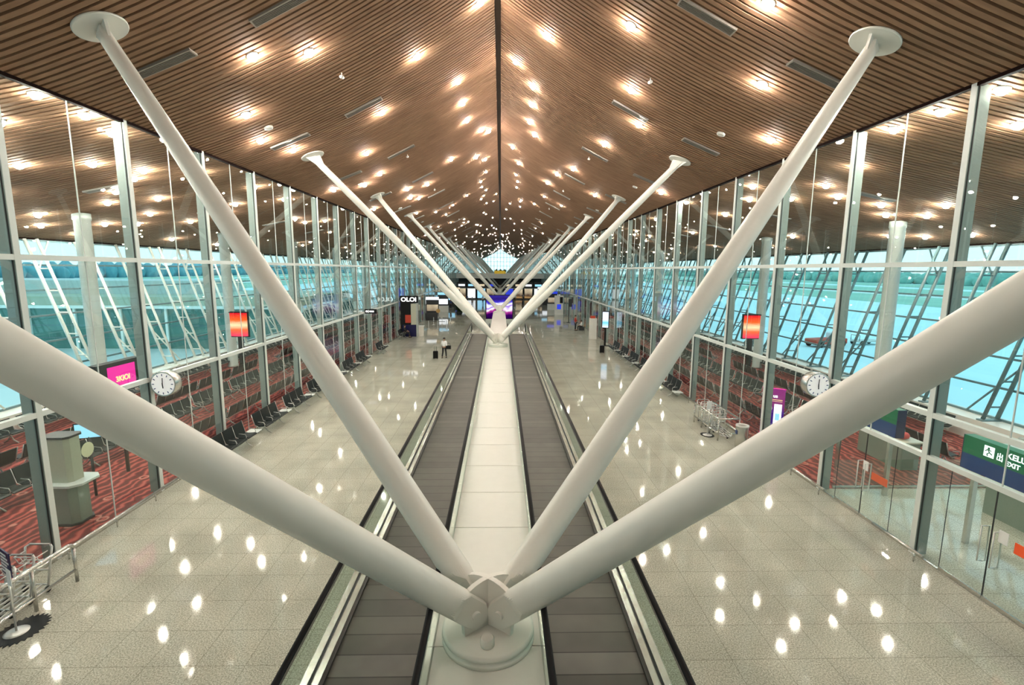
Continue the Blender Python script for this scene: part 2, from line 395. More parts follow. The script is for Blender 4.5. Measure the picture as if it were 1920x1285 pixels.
# the two bays with doors on the right
dn = 1
for k in (-1, 0):
    r = make_window(1); r.name = 'window_%d' % wn; wn += 1; r.location = (0, Y0 + k * BAY, 0)
    for c in list(r.children):
        if c.name.startswith(('glass_joint', 'sill')): bpy.data.objects.remove(c)
    xj = W + .045
    MB().box(W - .01, W + .14, .075, BAY - .075, 2.57, 2.69).build('transom', M['white_frame'], r)
    MB().box(xj - .012, xj + .012, BAY / 2 - .012, BAY / 2 + .012, 2.69, 11.36).build('glass_joint', M['white_frame'], r)
    for a in (0, BAY / 2): pane(r, 1, a, a + BAY / 2, 2.69, 11.36)
    ys = [.075, .86, 1.95, 3.04, BAY - .075]
    pane(r, 1, ys[0], ys[1], .02, 2.57); pane(r, 1, ys[3], ys[4], .02, 2.57)
    MB().box(xj - .03, xj + .03, ys[0], ys[1], 0, .03).box(xj - .03, xj + .03, ys[3], ys[4], 0, .03).build('sill', M['steel'], r)
    for i, (a, b) in enumerate(((ys[1], ys[2]), (ys[2], ys[3]))):
        d = sroot('door_%d' % dn, (0, Y0 + k * BAY, 0)); dn += 1
        MB().add([(xj, a + .01, .1), (xj, b - .01, .1), (xj, b - .01, 2.55), (xj, a + .01, 2.55)], [(0, 1, 2, 3)]).build('door_glass', M['glass'], d)
        MB().box(xj - .02, xj + .02, a + .01, b - .01, .01, .1).build('bottom_rail', M['steel'], d)
        MB().box(xj - .008, xj + .008, a + .004, a + .012, .1, 2.55).box(xj - .008, xj + .008, b - .012, b - .004, .1, 2.55).build('door_edge', M['dark'], d)
        hy = b - .14 if i == 0 else a + .14
        for sx in (-1, 1):
            x = xj + sx * .09
            MB().tube([(xj, hy, .85), (x, hy, .85), (x, hy, 1.68), (xj, hy, 1.68)], .016, 8).build('handle', M['chrome'], d)

# papers / stickers on the doors
def sheet(name, label, cat, x, y0, y1, z0, z1, m):
    return tag(MB().box(x - .004, x + .004, y0, y1, z0, z1).build(name, m), label, cat)
sheet('paper_notice', 'small white paper notice taped on the glass door beside the red carpet', 'notice', W + .035, 13.33, 13.53, 1.45, 1.73, M['paper'])
sheet('paper_notice', 'small white paper notice on the nearest glass door, beside its tall handle', 'notice', W + .035, 9.36, 9.56, 1.48, 1.76, M['paper'])
sheet('door_sticker', 'orange rectangular sticker on the farther glass door', 'sticker', W + .055, 12.62, 13.2, 1.28, 1.5, M['orange_sticker'])
sheet('door_sticker', 'red rectangular sticker on the nearest glass door at the right edge', 'sticker', W + .035, 8.8, 9.22, 1.42, 1.66, M['orange_sticker'])
# decal on the left glass
dm = MB().lathe([(.2, 0), (.2, .006)], 28, mat=Matrix.Rotation(R(90), 4, 'Y'))
tag(dm.build('glass_decal', M['decal'], loc=(-W - .06 + .04, 12.75, 2.38)), 'round pale green sticker on the left glass wall', 'sticker')

# low stainless guard rails at the foot of the glass
def guard(x, ya, yb, label):
    t = thing('guard_rail', label, 'rail', (x, ya, 0)); L = yb - ya
    MB().tube([(0, 0, .27), (0, L, .27)], .042, 12).build('rail', M['steel'], t)
    y = .25
    while y < L:
        MB().tube([(0, y, 0), (0, y, .26)], .018, 8).build('post', M['steel'], t); y += 1.55
guard(-W + .28, 6.6, 17.3, 'low stainless guard rail along the foot of the left glass wall')
guard(W - .28, 10.9, 12.55, 'short low stainless guard rail between the two pairs of glass doors')
guard(W - .28, 14.62, 18.9, 'low stainless guard rail running from the glass doors to the litter bin')
guard(W - .28, 19.6, 26.2, 'low stainless guard rail behind the right trolley corral')

# ------------------------------------------------------------------ outer facade
def fx(z): return 21.7 + (z - .9) * (24.2 - 21.7) / (zc(XE) - .9)
def facade(side, n0):
    r = sroot('window_%d' % n0); s = side; L = 11.92; zt = zc(XE) - .1
    MB().add([(s * fx(.9), 0, .9), (s * fx(.9), L, .9), (s * fx(zt), L, zt), (s * fx(zt), 0, zt)], [(0, 1, 2, 3)]).build('glass_pane', M['facade_glass'], r)
    m = M['backlit_truss_grey']
    for i in range(7):
        z = .95 + i * (zt - 1.0) / 6; x = s * fx(z)
        MB().box(x - .05, x + .05, 0, L, z - .045, z + .045).build('transom', m, r)
    return r
def make_truss(side):
    s = side; zt = zc(XE) - .1
    m = M['lit_truss_white'] if s < 0 else M['backlit_truss_grey']
    t = thing('facade_truss', 'raking steel truss tinted white as lit inside the outer window wall of the left lounge' if s < 0 else 'raking steel truss tinted grey as backlit inside the outer window wall of the right lounge', 'truss',
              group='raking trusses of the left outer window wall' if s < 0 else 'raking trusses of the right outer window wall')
    def P(z, off): return (s * (fx(z) - off), 0, z)
    for off in (.12, .75):
        mb = MB(); a = Vector(P(.97, off)); b = Vector(P(min(zt, zc(fx(zt) - off) - .02), off))
        mb.tube([a, b], .085 if off < .5 else .075, 8, smooth=True); mb.build('chord', m, t)
    z = 1.5
    while z < zt - .5:
        MB().tube([P(z, .12), P(z, .75)], .04, 6).build('rung', m, t); z += 1.12
    MB().box(*sorted((s * (fx(.95) - .9), s * (fx(.95) - 0))), -.14, .14, .9, .96).build('foot_plate', m, t)
    MB().tube([P(zt - 1.6, .12), (s * (fx(zt - .1) - .1), 1.3, zt - .06)], .045, 6).build('brace', m, t); MB().tube([P(3.2, .12), (s * (fx(1) - .12), 1.4, 1.0)], .045, 6).build('brace', m, t)
    return t
for s in (-1, 1):
    p = facade(s, wn); wn += 1; freeze(p); k = -2; first = True
    while 11.56 + k * 11.92 < YEND - 3:
        o = p if first else copy_tree(p)
        if not first: o.name = 'window_%d' % wn; wn += 1
        first = False; o.location = (0, 11.56 + k * 11.92, 0); k += 1
    slab('wall_left' if s < 0 else 'wall_right', min(s * 20.75, s * 22.2), max(s * 20.75, s * 22.2), YBACK, YEND, 0, .9, M['white_panel'])
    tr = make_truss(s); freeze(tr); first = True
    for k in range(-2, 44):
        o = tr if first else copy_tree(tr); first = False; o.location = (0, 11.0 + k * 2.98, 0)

# round columns in the lounges
for s in (-1, 1):
    for k in range(0, 12):
        y = 12.2 + 11.92 * k; x = s * 19.6; h = zc(x)
        mb = MB().lathe([(.36, 0), (.36, .1), (.33, .12), (.33, h - .3), (.36, h - .28), (.36, h + .03)], 22)
        tag(mb.build('round_column', M['column'], loc=(x, y, 0)), ('round grey column standing in the left lounge' if s < 0 else 'round grey column standing in the right lounge'), 'column',
            'round columns of the left lounge' if s < 0 else 'round columns of the right lounge')

# ------------------------------------------------------------------ gable end window and bridge
g = sroot('window_%d' % wn); wn += 1
MB().add([(-XE, YEND, 0), (XE, YEND, 0), (XE, YEND, zc(XE)), (W, YEND, zc(W)), (0, YEND, zc(0)), (-W, YEND, zc(W)), (-XE, YEND, zc(XE))], [tuple(range(7))]).build('glass_pane', M['facade_glass'], g)
mb = MB(); x = -24
while x <= 24:
    mb.box(x - .07, x + .07, YEND - .15, YEND - .02, 0, zc(x)); x += 1.5
mb.build('mullion', M['backlit_truss_grey'], g)
mb = MB()
for z in (3, 5, 7, 9, 11, 13, 15):
    xx = XE if z < 8.7 else (W if z < 11.4 else (zc(0) - z) / .5)
    mb.box(-xx, xx, YEND - .14, YEND - .03, z - .06, z + .06)
mb.build('transom', M['backlit_truss_grey'], g)
slab('wall_end', -24, 24, YEND + .3, YEND + .6, -.3, 5.2, M['concrete'])

slab('floor_bridge', -W + .1, W - .1, 121.5, 150, 5.1, 6.25, M['white_panel'])
slab('wall_bridge', -W + .1, W - .1, 128, 128.3, 0, 5.1, M['dark'])

# ------------------------------------------------------------------ raised walkway plinth
slab('trim_plinth', -2.12, 2.12, YBACK, 37.4, 0, 2.36, M['plinth'])
slab('trim_landing', -2.12, 2.12, 35.55, 37.4, 2.36, 2.56, M['floor'])
mb = MB().box(-.66, .66, YBACK, 54.2, 2.36, 2.585)
y = YBACK + .3
while y < 54: mb.box(-.655, .655, y, min(y + 1.392, 54.2), 2.585, ZM); y += 1.41
struct(mb.build('trim_median', M['white_panel']))
slab('wall_median', -.62, .62, 37.4, 54.2, 0, 2.36, M['plinth'])

def walkway(s):
    side = 'left' if s < 0 else 'right'
    t = thing('moving_walkway', 'long grey moving walkway %s of the white median, with black handrails and glass sides' % side, 'walkway', (0, 0, 2.36))
    t.location = (0, 0, 0); ya, yb = YBACK + .2, 35.5
    def bx(x0, x1, *a, **k): x0, x1 = sorted((s * x0, s * x1)); return (x0, x1) + a
    MB().box(*bx(.78, 1.83, ya, yb, 2.38, 2.555)).build('belt', M['belt'], t)
    MB().box(*bx(.74, .78, ya, yb, 2.38, 2.60)).build('skirt', M['belt_side'], t)
    MB().box(*bx(1.83, 1.87, ya, yb, 2.38, 2.60)).build('skirt', M['belt_side'], t)
    MB().box(*bx(1.87, 1.955, ya, yb, 2.38, 2.625)).build('deck', M['steel'], t)
    MB().box(*bx(1.985, 2.08, ya, yb, 2.38, 2.615)).build('deck', M['steel'], t)
    MB().box(*bx(.675, .74, ya, yb, 2.38, 2.625)).build('deck', M['steel'], t)
    MB().box(*bx(1.955, 1.985, ya, yb, 2.38, 2.64)).build('gasket', M['black'], t)
    for (xg, nm) in ((1.97, 'outer'), (.655, 'inner')):
        x = s * xg
        MB().add([(x, ya, 2.6), (x, yb, 2.6), (x, yb, 3.27), (x, ya, 3.27)], [(0, 1, 2, 3)]).build('glass_side', M['rail_glass'], t)
        MB().box(x - .02, x + .02, ya, yb, 3.24, 3.285).build('rail_track', M['steel'], t)
        pts = [(x, ya, 3.32), (x, yb, 3.32)]
        for k in range(1, 9):
            a = PI * k / 8; pts.append((x, yb + .3 * math.sin(a), 3.02 + .3 * math.cos(a)))
        mb = MB().tube(pts, .033, 10, flat=[(1.15, .75)] * len(pts)); mb.build('handrail', M['black'], t)
    MB().box(*bx(.78, 1.83, yb, yb + .06, 2.5, 2.575)).build('comb_plate', M['chrome'], t)
    return t
walkway(-1); walkway(1)

# ------------------------------------------------------------------ the branching struts
def frame_to(a, b):
    d = (b - a).normalized(); return d
def make_column(noff):
    t = thing('branching_column', 'x', 'column')
    m = M['white_paint']
    MB().lathe([(.58, 0), (.585, .07), (.555, .075), (.555, .09), (.58, .1), (.575, .14), (.54, .15), (.30, .18), (.28, .185)], 48, (0, 0, ZM)).build('base_disk', m, t)
    MB().lathe([(.085, 0), (.085, .09), (.07, .105)], 18, (-.0, -.36, ZM + .16)).build('bolt_cap', m, t)
    # crossed hub plates
    mb = MB()
    for sg in (-1, 1):
        ang = math.atan2(.58, .82) * sg
        poly = []
        for k in range(0, 13):
            a = PI * k / 12
            poly.append((math.cos(a) * .40, .42 + math.sin(a) * .22))
        poly = [(.36, 0)] + poly + [(-.36, 0)]
        rot = Matrix.Translation((0, 0, ZM + .17)) @ Matrix.Rotation(ang, 4, 'Z')
        vs = [rot @ Vector((a, -.035, b)) for a, b in poly] + [rot @ Vector((a, .035, b)) for a, b in poly]
        n = len(poly)
        mb.add(vs, [tuple(range(n)), tuple(range(n, 2 * n))[::-1]] + [(i, (i + 1) % n, n + (i + 1) % n, n + i) for i in range(n)])
    mb.build('hub_plate', m, t)
    for sx in (-1, 1):
        for sy in (-1, 1):
            pin = Vector((sx * .18, sy * .13, ZM + .42)); yo = 5.94 if sy > 0 else noff; b = Vector((sx * TX, sy * yo, TZ - .06))
            d = (b - pin).normalized(); a = pin - d * .18; Lg = (b - a).length
            ha = d.cross(Vector((0, 0, 1))).normalized(); hb = ha.cross(d).normalized()
            ss = [.0, .012, .035, .07, .12, .18, .3, .42, .46, .50, .54, .60, .7, .8, 1.1, 1.6, 2.2, 3, 4, 5, 6, 7, 8, 9, 10, 11, Lg - .9, Lg - .5, Lg - .25, Lg - .1, Lg]
            NS = 44; vs = []; fs = []; mb = MB()
            for i_, q in enumerate(ss):
                u_ = q / Lg
                r = .183 + .008 * math.sin(min(1, u_ / .45) * PI) if u_ < .45 else .183 - .038 * ((u_ - .45) / .55) ** 1.2
                rb = r if q > .18 else max(.012, r * math.sqrt(max(0, 1 - (1 - q / .18) ** 2)))
                ta = .075 if q < .42 else min(r, .075 + (q - .42) / .18 * (r - .075))
                if q > Lg - .5: ta = max(.06, r * (Lg - q) / .5 + .06 * (1 - (Lg - q) / .5)); ta = min(ta, r)
                for k_ in range(NS):
                    t_ = 2 * PI * (k_ + .5) / NS
                    vs.append(a + d * q + ha * max(-ta, min(ta, r * math.cos(t_))) + hb * rb * math.sin(t_))
            mb.v = [tuple(v) for v in vs]
            for i_ in range(len(ss) - 1):
                for k_ in range(NS):
                    j_ = (k_ + 1) % NS
                    mb.f.append((i_ * NS + k_, i_ * NS + j_, i_ * NS + NS + j_, i_ * NS + NS + k_)); mb.m.append(0); mb.sm.append(.58 < ss[i_] < Lg - .6)
            mb.f.append(tuple(range(NS))[::-1]); mb.m.append(0); mb.sm.append(False)
            mb.f.append(tuple((len(ss) - 1) * NS + k_ for k_ in range(NS))); mb.m.append(0); mb.sm.append(False)
            st = mb.build('strut', m, t)
            # pins through the lower end
            side = d.cross(Vector((0, 0, 1))).normalized()
            pc = pin
            MB().tube([pc - side * .115, pc + side * .115], .058, 18).build('pin', m, st)
            # end disk on the ceiling
            nrm = Vector((-slope(TX) * -sx * -1, 0, 1)); nrm = Vector((sx * (-slope(TX)), 0, 1)).normalized()
            q = nrm.to_track_quat('Z', 'Y').to_matrix().to_4x4()
            c = Vector((sx * TX, sy * yo, TZ)) - nrm * .05
            MB().lathe([(.50, 0), (.52, .015), (.52, .045)], 36, mat=Matrix.Translation(c) @ q).build('end_disk', m, st)
            # gusset between tube and disk
            u = (Vector((0, 1, 0))).normalized()
            g0 = c + nrm * .01; back = a + d * (Lg - .55)
            tang = (Vector((sx, 0, -sx * (-slope(TX)) * sx)) ).normalized()
            mbg = MB()
            for w_ in (-.02, .02):
                pass
            e = d.cross(Vector((0, 0, 1))).normalized() * .03; inpl = (Vector((0, 0, 1)).cross(e)).normalized(); inpl = (inpl - nrm * inpl.dot(nrm)).normalized()
            P4 = [g0 - inpl * .34, g0 + inpl * .34, back + inpl * .12, back - inpl * .12]
            vs = [p - e for p in P4] + [p + e for p in P4]
            mbg.add(vs, [(0, 1, 2, 3), (7, 6, 5, 4), (0, 4, 5, 1), (1, 5, 6, 2), (2, 6, 7, 3), (3, 7, 4, 0)])
            mbg.build('gusset', m, st)
    return t
place_w = ['nearest', 'second', 'third', 'fourth', 'fifth', 'sixth', 'seventh', 'eighth', 'ninth', 'tenth']
cp0 = make_column(5.2); freeze(cp0); cp = make_column(5.94)
freeze(cp)
for k, y in enumerate(VB):
    o = cp0 if k == 0 else (cp if k == 1 else copy_tree(cp))
    o.location = (0, y, 0)
    o['label'] = 'white four-armed tubular steel column, %s along the hall from the camera' % place_w[k] if k else 'white four-armed tubular steel column nearest the camera, rising from a round base'
    if k >= 3:
        MB().lathe([(.62, -ZM), (.60, -.02), (.55, -.001)], 24, (0, 0, ZM)).build('pedestal', M['white_panel'], o)

# ------------------------------------------------------------------ ceiling fittings
near = [(-6.75, 14.72), (-5.58, 15.79), (-2.98, 19.42), (1.81, 19.22), (3.98, 15.64), (-0.61, 18.6), (6.22, 12.03), (-8.42, 17.53), (-1.84, 23.71), (0.8, 23.14), (1.65, 24.53), (4.99, 19.25), (7.71, 14.96), (-9.07, 19.87), (-8.7, 21.93), (-5.01, 22.32), (-1.85, 26.64), (-1.83, 29.6), (-1.14, 33.08), (-0.7, 34.42), (1.75, 26.88), (1.81, 29.75), (2.21, 31.51), (5.99, 21.79), (9.66, 17.9), (-6.71, 26.13), (-7.11, 30.61), (1.02, 37.73), (5.46, 26.21), (1.59, 41.37), (-1.78, 38.93), (-1.17, 41.39), (-3.34, 35.45), (-8.3, 31.54), (-6.74, 37.26), (-7.09, 40.45), (-6.67, 42.04), (-5.47, 38.76), (-1.23, 46.39), (-1.83, 49.18), (-1.85, 52.2), (-1.51, 55.51), (-0.46, 62.59), (-2.19, 59.46), (-0.86, 67.34), (-3.37, 51.91), (-4.9, 53.03), (1.54, 46.48), (1.78, 49.1), (1.79, 52.48), (4.3, 37.46), (4.95, 33.77), (4.01, 41.94), (2.54, 58.48), (3.86, 55.83), (4.33, 48.45), (2.58, 64.09), (5.98, 48.38), (9.66, 29.83), (7.2, 37.73), (-9.69, 39.24), (-7.89, 48.12), (-6.58, 52.16), (-6.05, 56.83), (-9.72, 30.06)]
hall = list(near)
for y, n in ((-10, 3), (-4, 3), (2, 3), (7, 3)):
    for i in range(n):
        hall.append((random.uniform(-9.5, 9.5), y + random.uniform(-2, 2)))
def okd(L, x, y, d):
    return all((x - a) ** 2 + (y - b) ** 2 > d * d for a, b in L)
while len(hall) < 155:
    x = random.uniform(-10, 10); x = x * (abs(x) / 10) ** .35; y = random.uniform(56, 130)
    if okd(hall, x, y, .9) and abs(x) > .45: hall.append((x, y))
lounge = [(-15.54, 16.96), (-14.09, 18.09), (-16.08, 21.09), (-20.42, 22.82), (-20.62, 26.77), (-13.55, 19.81), (-14.43, 20.5), (-15.9, 24.01), (-18.05, 26.5), (-22.91, 27.77), (13.24, 12.77), (17.02, 21.38), (18.23, 20.06), (18.35, 23.35),
          (-11.17, 12.91), (-11.29, 14.48), (-11.7, 15.95), (11.42, 11.48), (11.43, 13.01), (11.46, 14.58)]
while len(lounge) < 20 + 102:
    x = random.uniform(11.3, 23.2) * random.choice((-1, 1)); y = random.uniform(3, 26) if len(lounge) < 56 else random.uniform(26, 75)
    if okd(lounge, x, y, 1.5): lounge.append((x, y))
def clear(L):
    out = []
    for x, y in L:
        d = (y - 13.5 + .5) % 7.55 - .5
        if abs(d) < .4 and min(abs(abs(x) - q) for q in (5.4, 8.4, 16)) < 1.1: y += .6
        out.append((x, y))
    return out
hall = clear(hall); lounge = clear(lounge)
def dome_mb():
    mb = MB()
    mb.lathe([(.12, 0), (.123, -.045), (.11, -.085), (.075, -.12), (.03, -.135), (.01, -.137)], 14)
    return mb
dl = thing('downlight', 'x', 'light')
dome_mb().build('bulb', M['dome'], dl)
MB().lathe([(.125, .03), (.16, .03), (.16, -.012), (.128, -.012)], 16).build('trim_ring', M['trim_ring'], dl)
freeze(dl); first = True
for (x, y) in hall + lounge:
    o = dl if first else copy_tree(dl); first = False
    o.location = (x, y, zc(x) - .01); o.rotation_euler = (0, -math.atan(slope(x) * (1 if x > 0 else -1)), 0)
    if y > 45: q_ = max(.42, .8 - (y - 45) * .008); o.scale = (q_, q_, q_)
    if abs(x) < W:
        sd = 'left' if x < 0 else 'right'
        tag(o, 'small glowing warm round downlight on the %s slope of the slatted hall ceiling' % sd, None, 'downlights on the %s slope of the hall ceiling' % sd)
    else:
        sd = 'left' if x < 0 else 'right'
        tag(o, 'small glowing warm round downlight in the ceiling behind the %s glass wall' % sd, None, 'downlights over the %s lounge' % sd)
# the rest, far down the pier
mb = MB(); 
for i in range(200):
    if i < 120:
        x = random.uniform(-10, 10); x = x * (abs(x) / 10) ** .35; y = random.uniform(130, 232)
    else:
        x = random.uniform(11.3, 23.2) * random.choice((-1, 1)); y = random.uniform(75, 230)
    if abs(x) < .4: x = .8
    mb.lathe([(.075, 0), (.07, -.03), (.04, -.05), (.01, -.06)], 8, (x, y, zc(x)))
o = mb.build('downlight', M['dome_far']); tag(o, 'distant scatter of tiny warm downlights down the far ceiling', 'light', kind='stuff')

# linear air diffusers
def vent_proto():
    t = thing('air_diffuser', 'x', 'vent')
    MB().box(-.82, .82, -.17, -.14, -.03, .03).box(-.82, .82, .14, .17, -.03, .03).box(-.82, -.78, -.14, .14, -.03, .03).box(.78, .82, -.14, .14, -.03, .03).build('frame', M['vent'], t)
    MB().box(-.78, .78, -.14, .14, 0, .02).build('backing', M['ventdark'], t)
    mb = MB()
    for k in range(5): mb.box(-.78, .78, -.11 + k * .055 - .009, -.11 + k * .055 + .009, -.02, .0)
    mb.build('louvre', M['vent'], t); return t
vp = vent_proto(); freeze(vp); first = True
for k in range(-2, 14):
    y = 13.5 + k * 7.55
    for x in (-8.4, -5.4, 5.4, 8.4, -16, 16):
        if abs(x) > W and k > 7: continue
        o = vp if first else copy_tree(vp); first = False
        o.location = (x, y, zc(x) - .02); o.rotation_euler = (0, -math.atan(slope(x) * (1 if x > 0 else -1)), 0)
        sd = 'left' if x < 0 else 'right'
        if abs(x) < W:
            w_ = 'lower' if abs(x) > 7 else 'upper'
            tag(o, 'slim silver linear air diffuser in the %s row of the %s ceiling slope' % (w_, sd), None, '%s row of air diffusers, %s slope' % (w_, sd))
        else: tag(o, 'slim silver linear air diffuser above the %s lounge' % sd, None, 'air diffusers above the %s lounge' % sd)
# small white spot projectors / cameras and oval detectors
sp = thing('ceiling_camera', 'x', 'camera')
MB().tube([(0, 0, .0), (0, 0, -.09)], .02, 8).build('stem', M['trim_ring'], sp)
MB().tube([(0, -.13, -.17), (0, -.11, -.165), (0, .13, -.10)], [.045, .055, .055], 12).build('housing', M['trim_ring'], sp)
freeze(sp); first = True
for k in range(6):
    for x in (-5.25, 5.25):
        o = sp if first else copy_tree(sp); first = False
        o.location = (x, 17.8 + 11.8 * k, zc(x)); sd = 'left' if x < 0 else 'right'
        tag(o, 'small white cylindrical camera hanging from the %s ceiling slope' % sd, None, 'cameras on the %s ceiling slope' % sd)
for k in range(5):
    for x in (-8.4, 8.4):
        sd = 'left' if x < 0 else 'right'
        q = Matrix.Rotation(-math.atan(slope(x) * (1 if x > 0 else -1)), 4, 'Y')
        o = MB().lathe([(.10, -.05), (.15, -.04), (.16, 0), (.16, .02)], 20, mat=q).build('ceiling_speaker', M['trim_ring'], loc=(x, 19.15 + 11.9 * k, zc(x) - .01))
        tag(o, 'round white speaker disc on the %s ceiling slope' % sd, 'speaker', 'speaker discs on the %s ceiling slope' % sd)

# ------------------------------------------------------------------ benches
def make_bench(n, pitch, table=False):
    """beam bench along +x, sitters face -y; origin at floor under its middle"""
    t = thing('beam_bench', 'x', 'bench'); L = n * pitch + (.5 if table else 0); x0 = -L / 2
    MB().box(x0, x0 + L, -.05, .05, .33, .40).build('beam', M['seat_metal'], t)
    for fx_ in (x0 + pitch * .6, x0 + n * pitch - pitch * .6):
        MB().tube([(fx_, -.30, .02), (fx_, -.12, .13), (fx_, 0, .33)], .025, 8).tube([(fx_, .30, .02), (fx_, .12, .13), (fx_, 0, .33)], .025, 8).build('leg', M['seat_metal'], t)
    for i in range(n):
        a, b = x0 + i * pitch + .035, x0 + (i + 1) * pitch - .035
        prof = [(-.30, .42), (-.24, .45), (.0, .425), (.16, .43), (.22, .50), (.27, .72), (.33, .96)]
        th = .035; up = [(y, z + th) if z < .5 else (y - th, z + .01) for y, z in prof]
        poly = prof + up[::-1]
        mb = MB(); N = len(prof)
        vs = [(a, y, z) for y, z in poly] + [(b, y, z) for y, z in poly]; m2 = len(poly)
        fs = [(j, (j + 1) % m2, m2 + (j + 1) % m2, m2 + j) for j in range(m2)]
        mb.add(vs, fs)
        for off in (0, m2):
            for j in range(N - 1): 
                q = (off + j, off + j + 1, off + m2 - 2 - j, off + m2 - 1 - j); mb.add([mb.v[k_] for k_ in q], [(0, 1, 2, 3)])
        mb.build('seat', M['seat'], t)
    for i in range(n + 1):
        x = x0 + i * pitch
        MB().tube([(x, .32, .97), (x, .25, .70), (x, .19, .50), (x, .02, .41), (x, -.2, .43), (x, -.24, .52), (x, -.2, .62), (x, .05, .65)], .016, 6).build('armrest', M['seat_metal'], t)
    if table:
        MB().rbox(x0 + n * pitch + .03, x0 + L, -.26, .24, .41, .445, .02).build('side_table', M['white_frame'], t)
    return t
b3 = make_bench(3, .74, True); u3 = []
for i in range(7):
    y = 18.9 + i * 3.02
    o = place(b3, u3, (-10.22, y, 0), R(90), 'black three-seat bench with pale end table, %s of the row against the left glass' % ['nearest', 'second', 'third', 'fourth', 'fifth', 'sixth', 'farthest'][i])
for (y, lb) in ((42.4, 'black three-seat bench standing alone at the left glass past the long row'), (51.4, 'black three-seat bench far on the left, where a person in dark clothes sits')):
    place(b3, u3, (-10.1, y, 0), R(90), lb)
for i in range(6):
    y = 27.9 + i * 2.9
    place(b3, u3, (10.2, y, 0), R(-90), 'black three-seat bench with pale end table, %s of the row against the right glass' % ['nearest', 'second', 'third', 'fourth', 'fifth', 'farthest'][i])
b5 = make_bench(5, .64); u5 = []
rowlab = {12.45: 'next to the glass wall', 14.75: 'in the middle of the carpet', 17.0: 'in front of the round columns', 19.95: 'by the outer windows'}
for s in (-1, 1):
    sd = 'left' if s < 0 else 'right'
    for x, rl in rowlab.items():
        y = 8.3 if s < 0 else 21.5
        if s < 0 and x < 13: y = 16.6
        if s > 0 and x > 16: y = 18.6
        while y < 74:
            bad = any(abs(s * x - a) < .9 and abs(y - b) < 2.1 for a, b in ((12.6, 61.2), (12.4, 65.5), (19.9, 17.0), (-12.7, 15.0), (-13.0, 16.9), (15.2, 17.9)))
            if not bad and not (s < 0 and x < 15 and abs(y - 12.4) < 2.3) and not (abs(x - 17) < .1 and abs(y - 34.2) < 1.7):
                fc = R(90) if (s < 0) != (x in (12.45, 17.0)) else R(-90)
                place(b5, u5, (s * x, y, 0), fc, 'dark five-seat lounge bench %s in the %s lounge' % (rl, sd), 'lounge benches %s, %s side' % (rl, sd))
            y += 3.42
place(b5, u5, (-12.75, 9.6, 0), R(-90), 'dark five-seat lounge bench beside the grey charging pillar, behind the nearest left pane')

# ------------------------------------------------------------------ text helper
def text(s, size, loc, rot, m, parent, name='lettering', align='LEFT', sx=1, ext=.004, bold=0):
    cu = bpy.data.curves.new(name, 'FONT'); cu.body = s; cu.size = size; cu.extrude = ext; cu.align_x = align; cu.offset = bold
    tmp = bpy.data.objects.new(name, cu); C.objects.link(tmp)
    dg = bpy.context.evaluated_depsgraph_get(); me = bpy.data.meshes.new_from_object(tmp.evaluated_get(dg))
    bpy.data.objects.remove(tmp); me.materials.clear(); me.materials.append(m)
    o = bpy.data.objects.new(name, me); C.objects.link(o); o.location = loc; o.rotation_euler = rot; o.scale = (sx, 1, 1)
    if parent: o.parent = parent
    return o

# ------------------------------------------------------------------ clocks
def clock(s):
    sd = 'left' if s < 0 else 'right'
    t = thing('wall_clock', 'round white illuminated drum clock on a bracket from the %s glass wall' % sd, 'clock', (s * 10.37, 15.3, 3.6))
    rx = Matrix.Rotation(R(90), 4, 'X')
    MB().lathe([(.36, -.15), (.385, -.17), (.40, -.15), (.40, .15), (.385, .17), (.36, .15)], 40, mat=rx).build('case', M['steel'], t)
    for q in (-1, 1):
        f = MB().lathe([(.352, 0), (.352, .012)], 36, mat=Matrix.Translation((0, q * .158 + (.006 if q < 0 else -.006), 0)) @ rx).build('dial', M['clockface'], t)
        mb = MB()
        for k in range(12):
            a = k * PI / 6; m4 = Matrix.Rotation(a, 4, 'Y'); mb.box(-.014, .014, q * .176 - .002, q * .176 + .002, .26, .325, mat=m4)
        mb.build('hour_marks', M['cloth_blue'], f)
        mb = MB().box(-.012, .012, q * .182 - .002, q * .182 + .002, -.05, .20, mat=Matrix.Rotation(R(3), 4, 'Y'))
        mb.box(-.016, .016, q * .186 - .002, q * .186 + .002, -.04, .13, mat=Matrix.Rotation(R(176), 4, 'Y')); mb.build('hands', M['black'], f)
    xw = s * (W - 10.37)
    MB().tube([(s * .38, 0, 0), (xw + s * .0, 0, 0)], .035, 10).build('bracket', M['steel'], t)
clock(-1); clock(1)

# ------------------------------------------------------------------ red light totems in the lounges
for s in (-1, 1):
    sd = 'left' if s < 0 else 'right'
    t = thing('light_totem', 'glowing red-orange lightbox on a black pole in the %s lounge' % sd, 'sign', (s * 17.95, 34.2, 0))
    MB().rbox(-.16, .16, -.1, .1, 0, 2.6, .02).build('pole', M['black'], t)
    n = 10; poly = []
    for k in range(n + 1): x = -.56 + 1.12 * k / n; poly.append((x, -.16 - .10 * math.sin(PI * k / n)))
    poly2 = [(x, y) for x, y in poly] + [(.56, -.05), (-.56, -.05)]
    MB().prism(poly2, 2.52, 4.14, 'z').build('light_panel', M['red_glow'], t)
    MB().rbox(-.62, .62, -.05, .14, 2.44, 4.22, .02).build('casing', M['black'], t)
    MB().prism([(-.6, -.2), (.6, -.2), (.6, -.05), (-.6, -.05)], 4.14, 4.2, 'z').build('cap', M['black'], t)

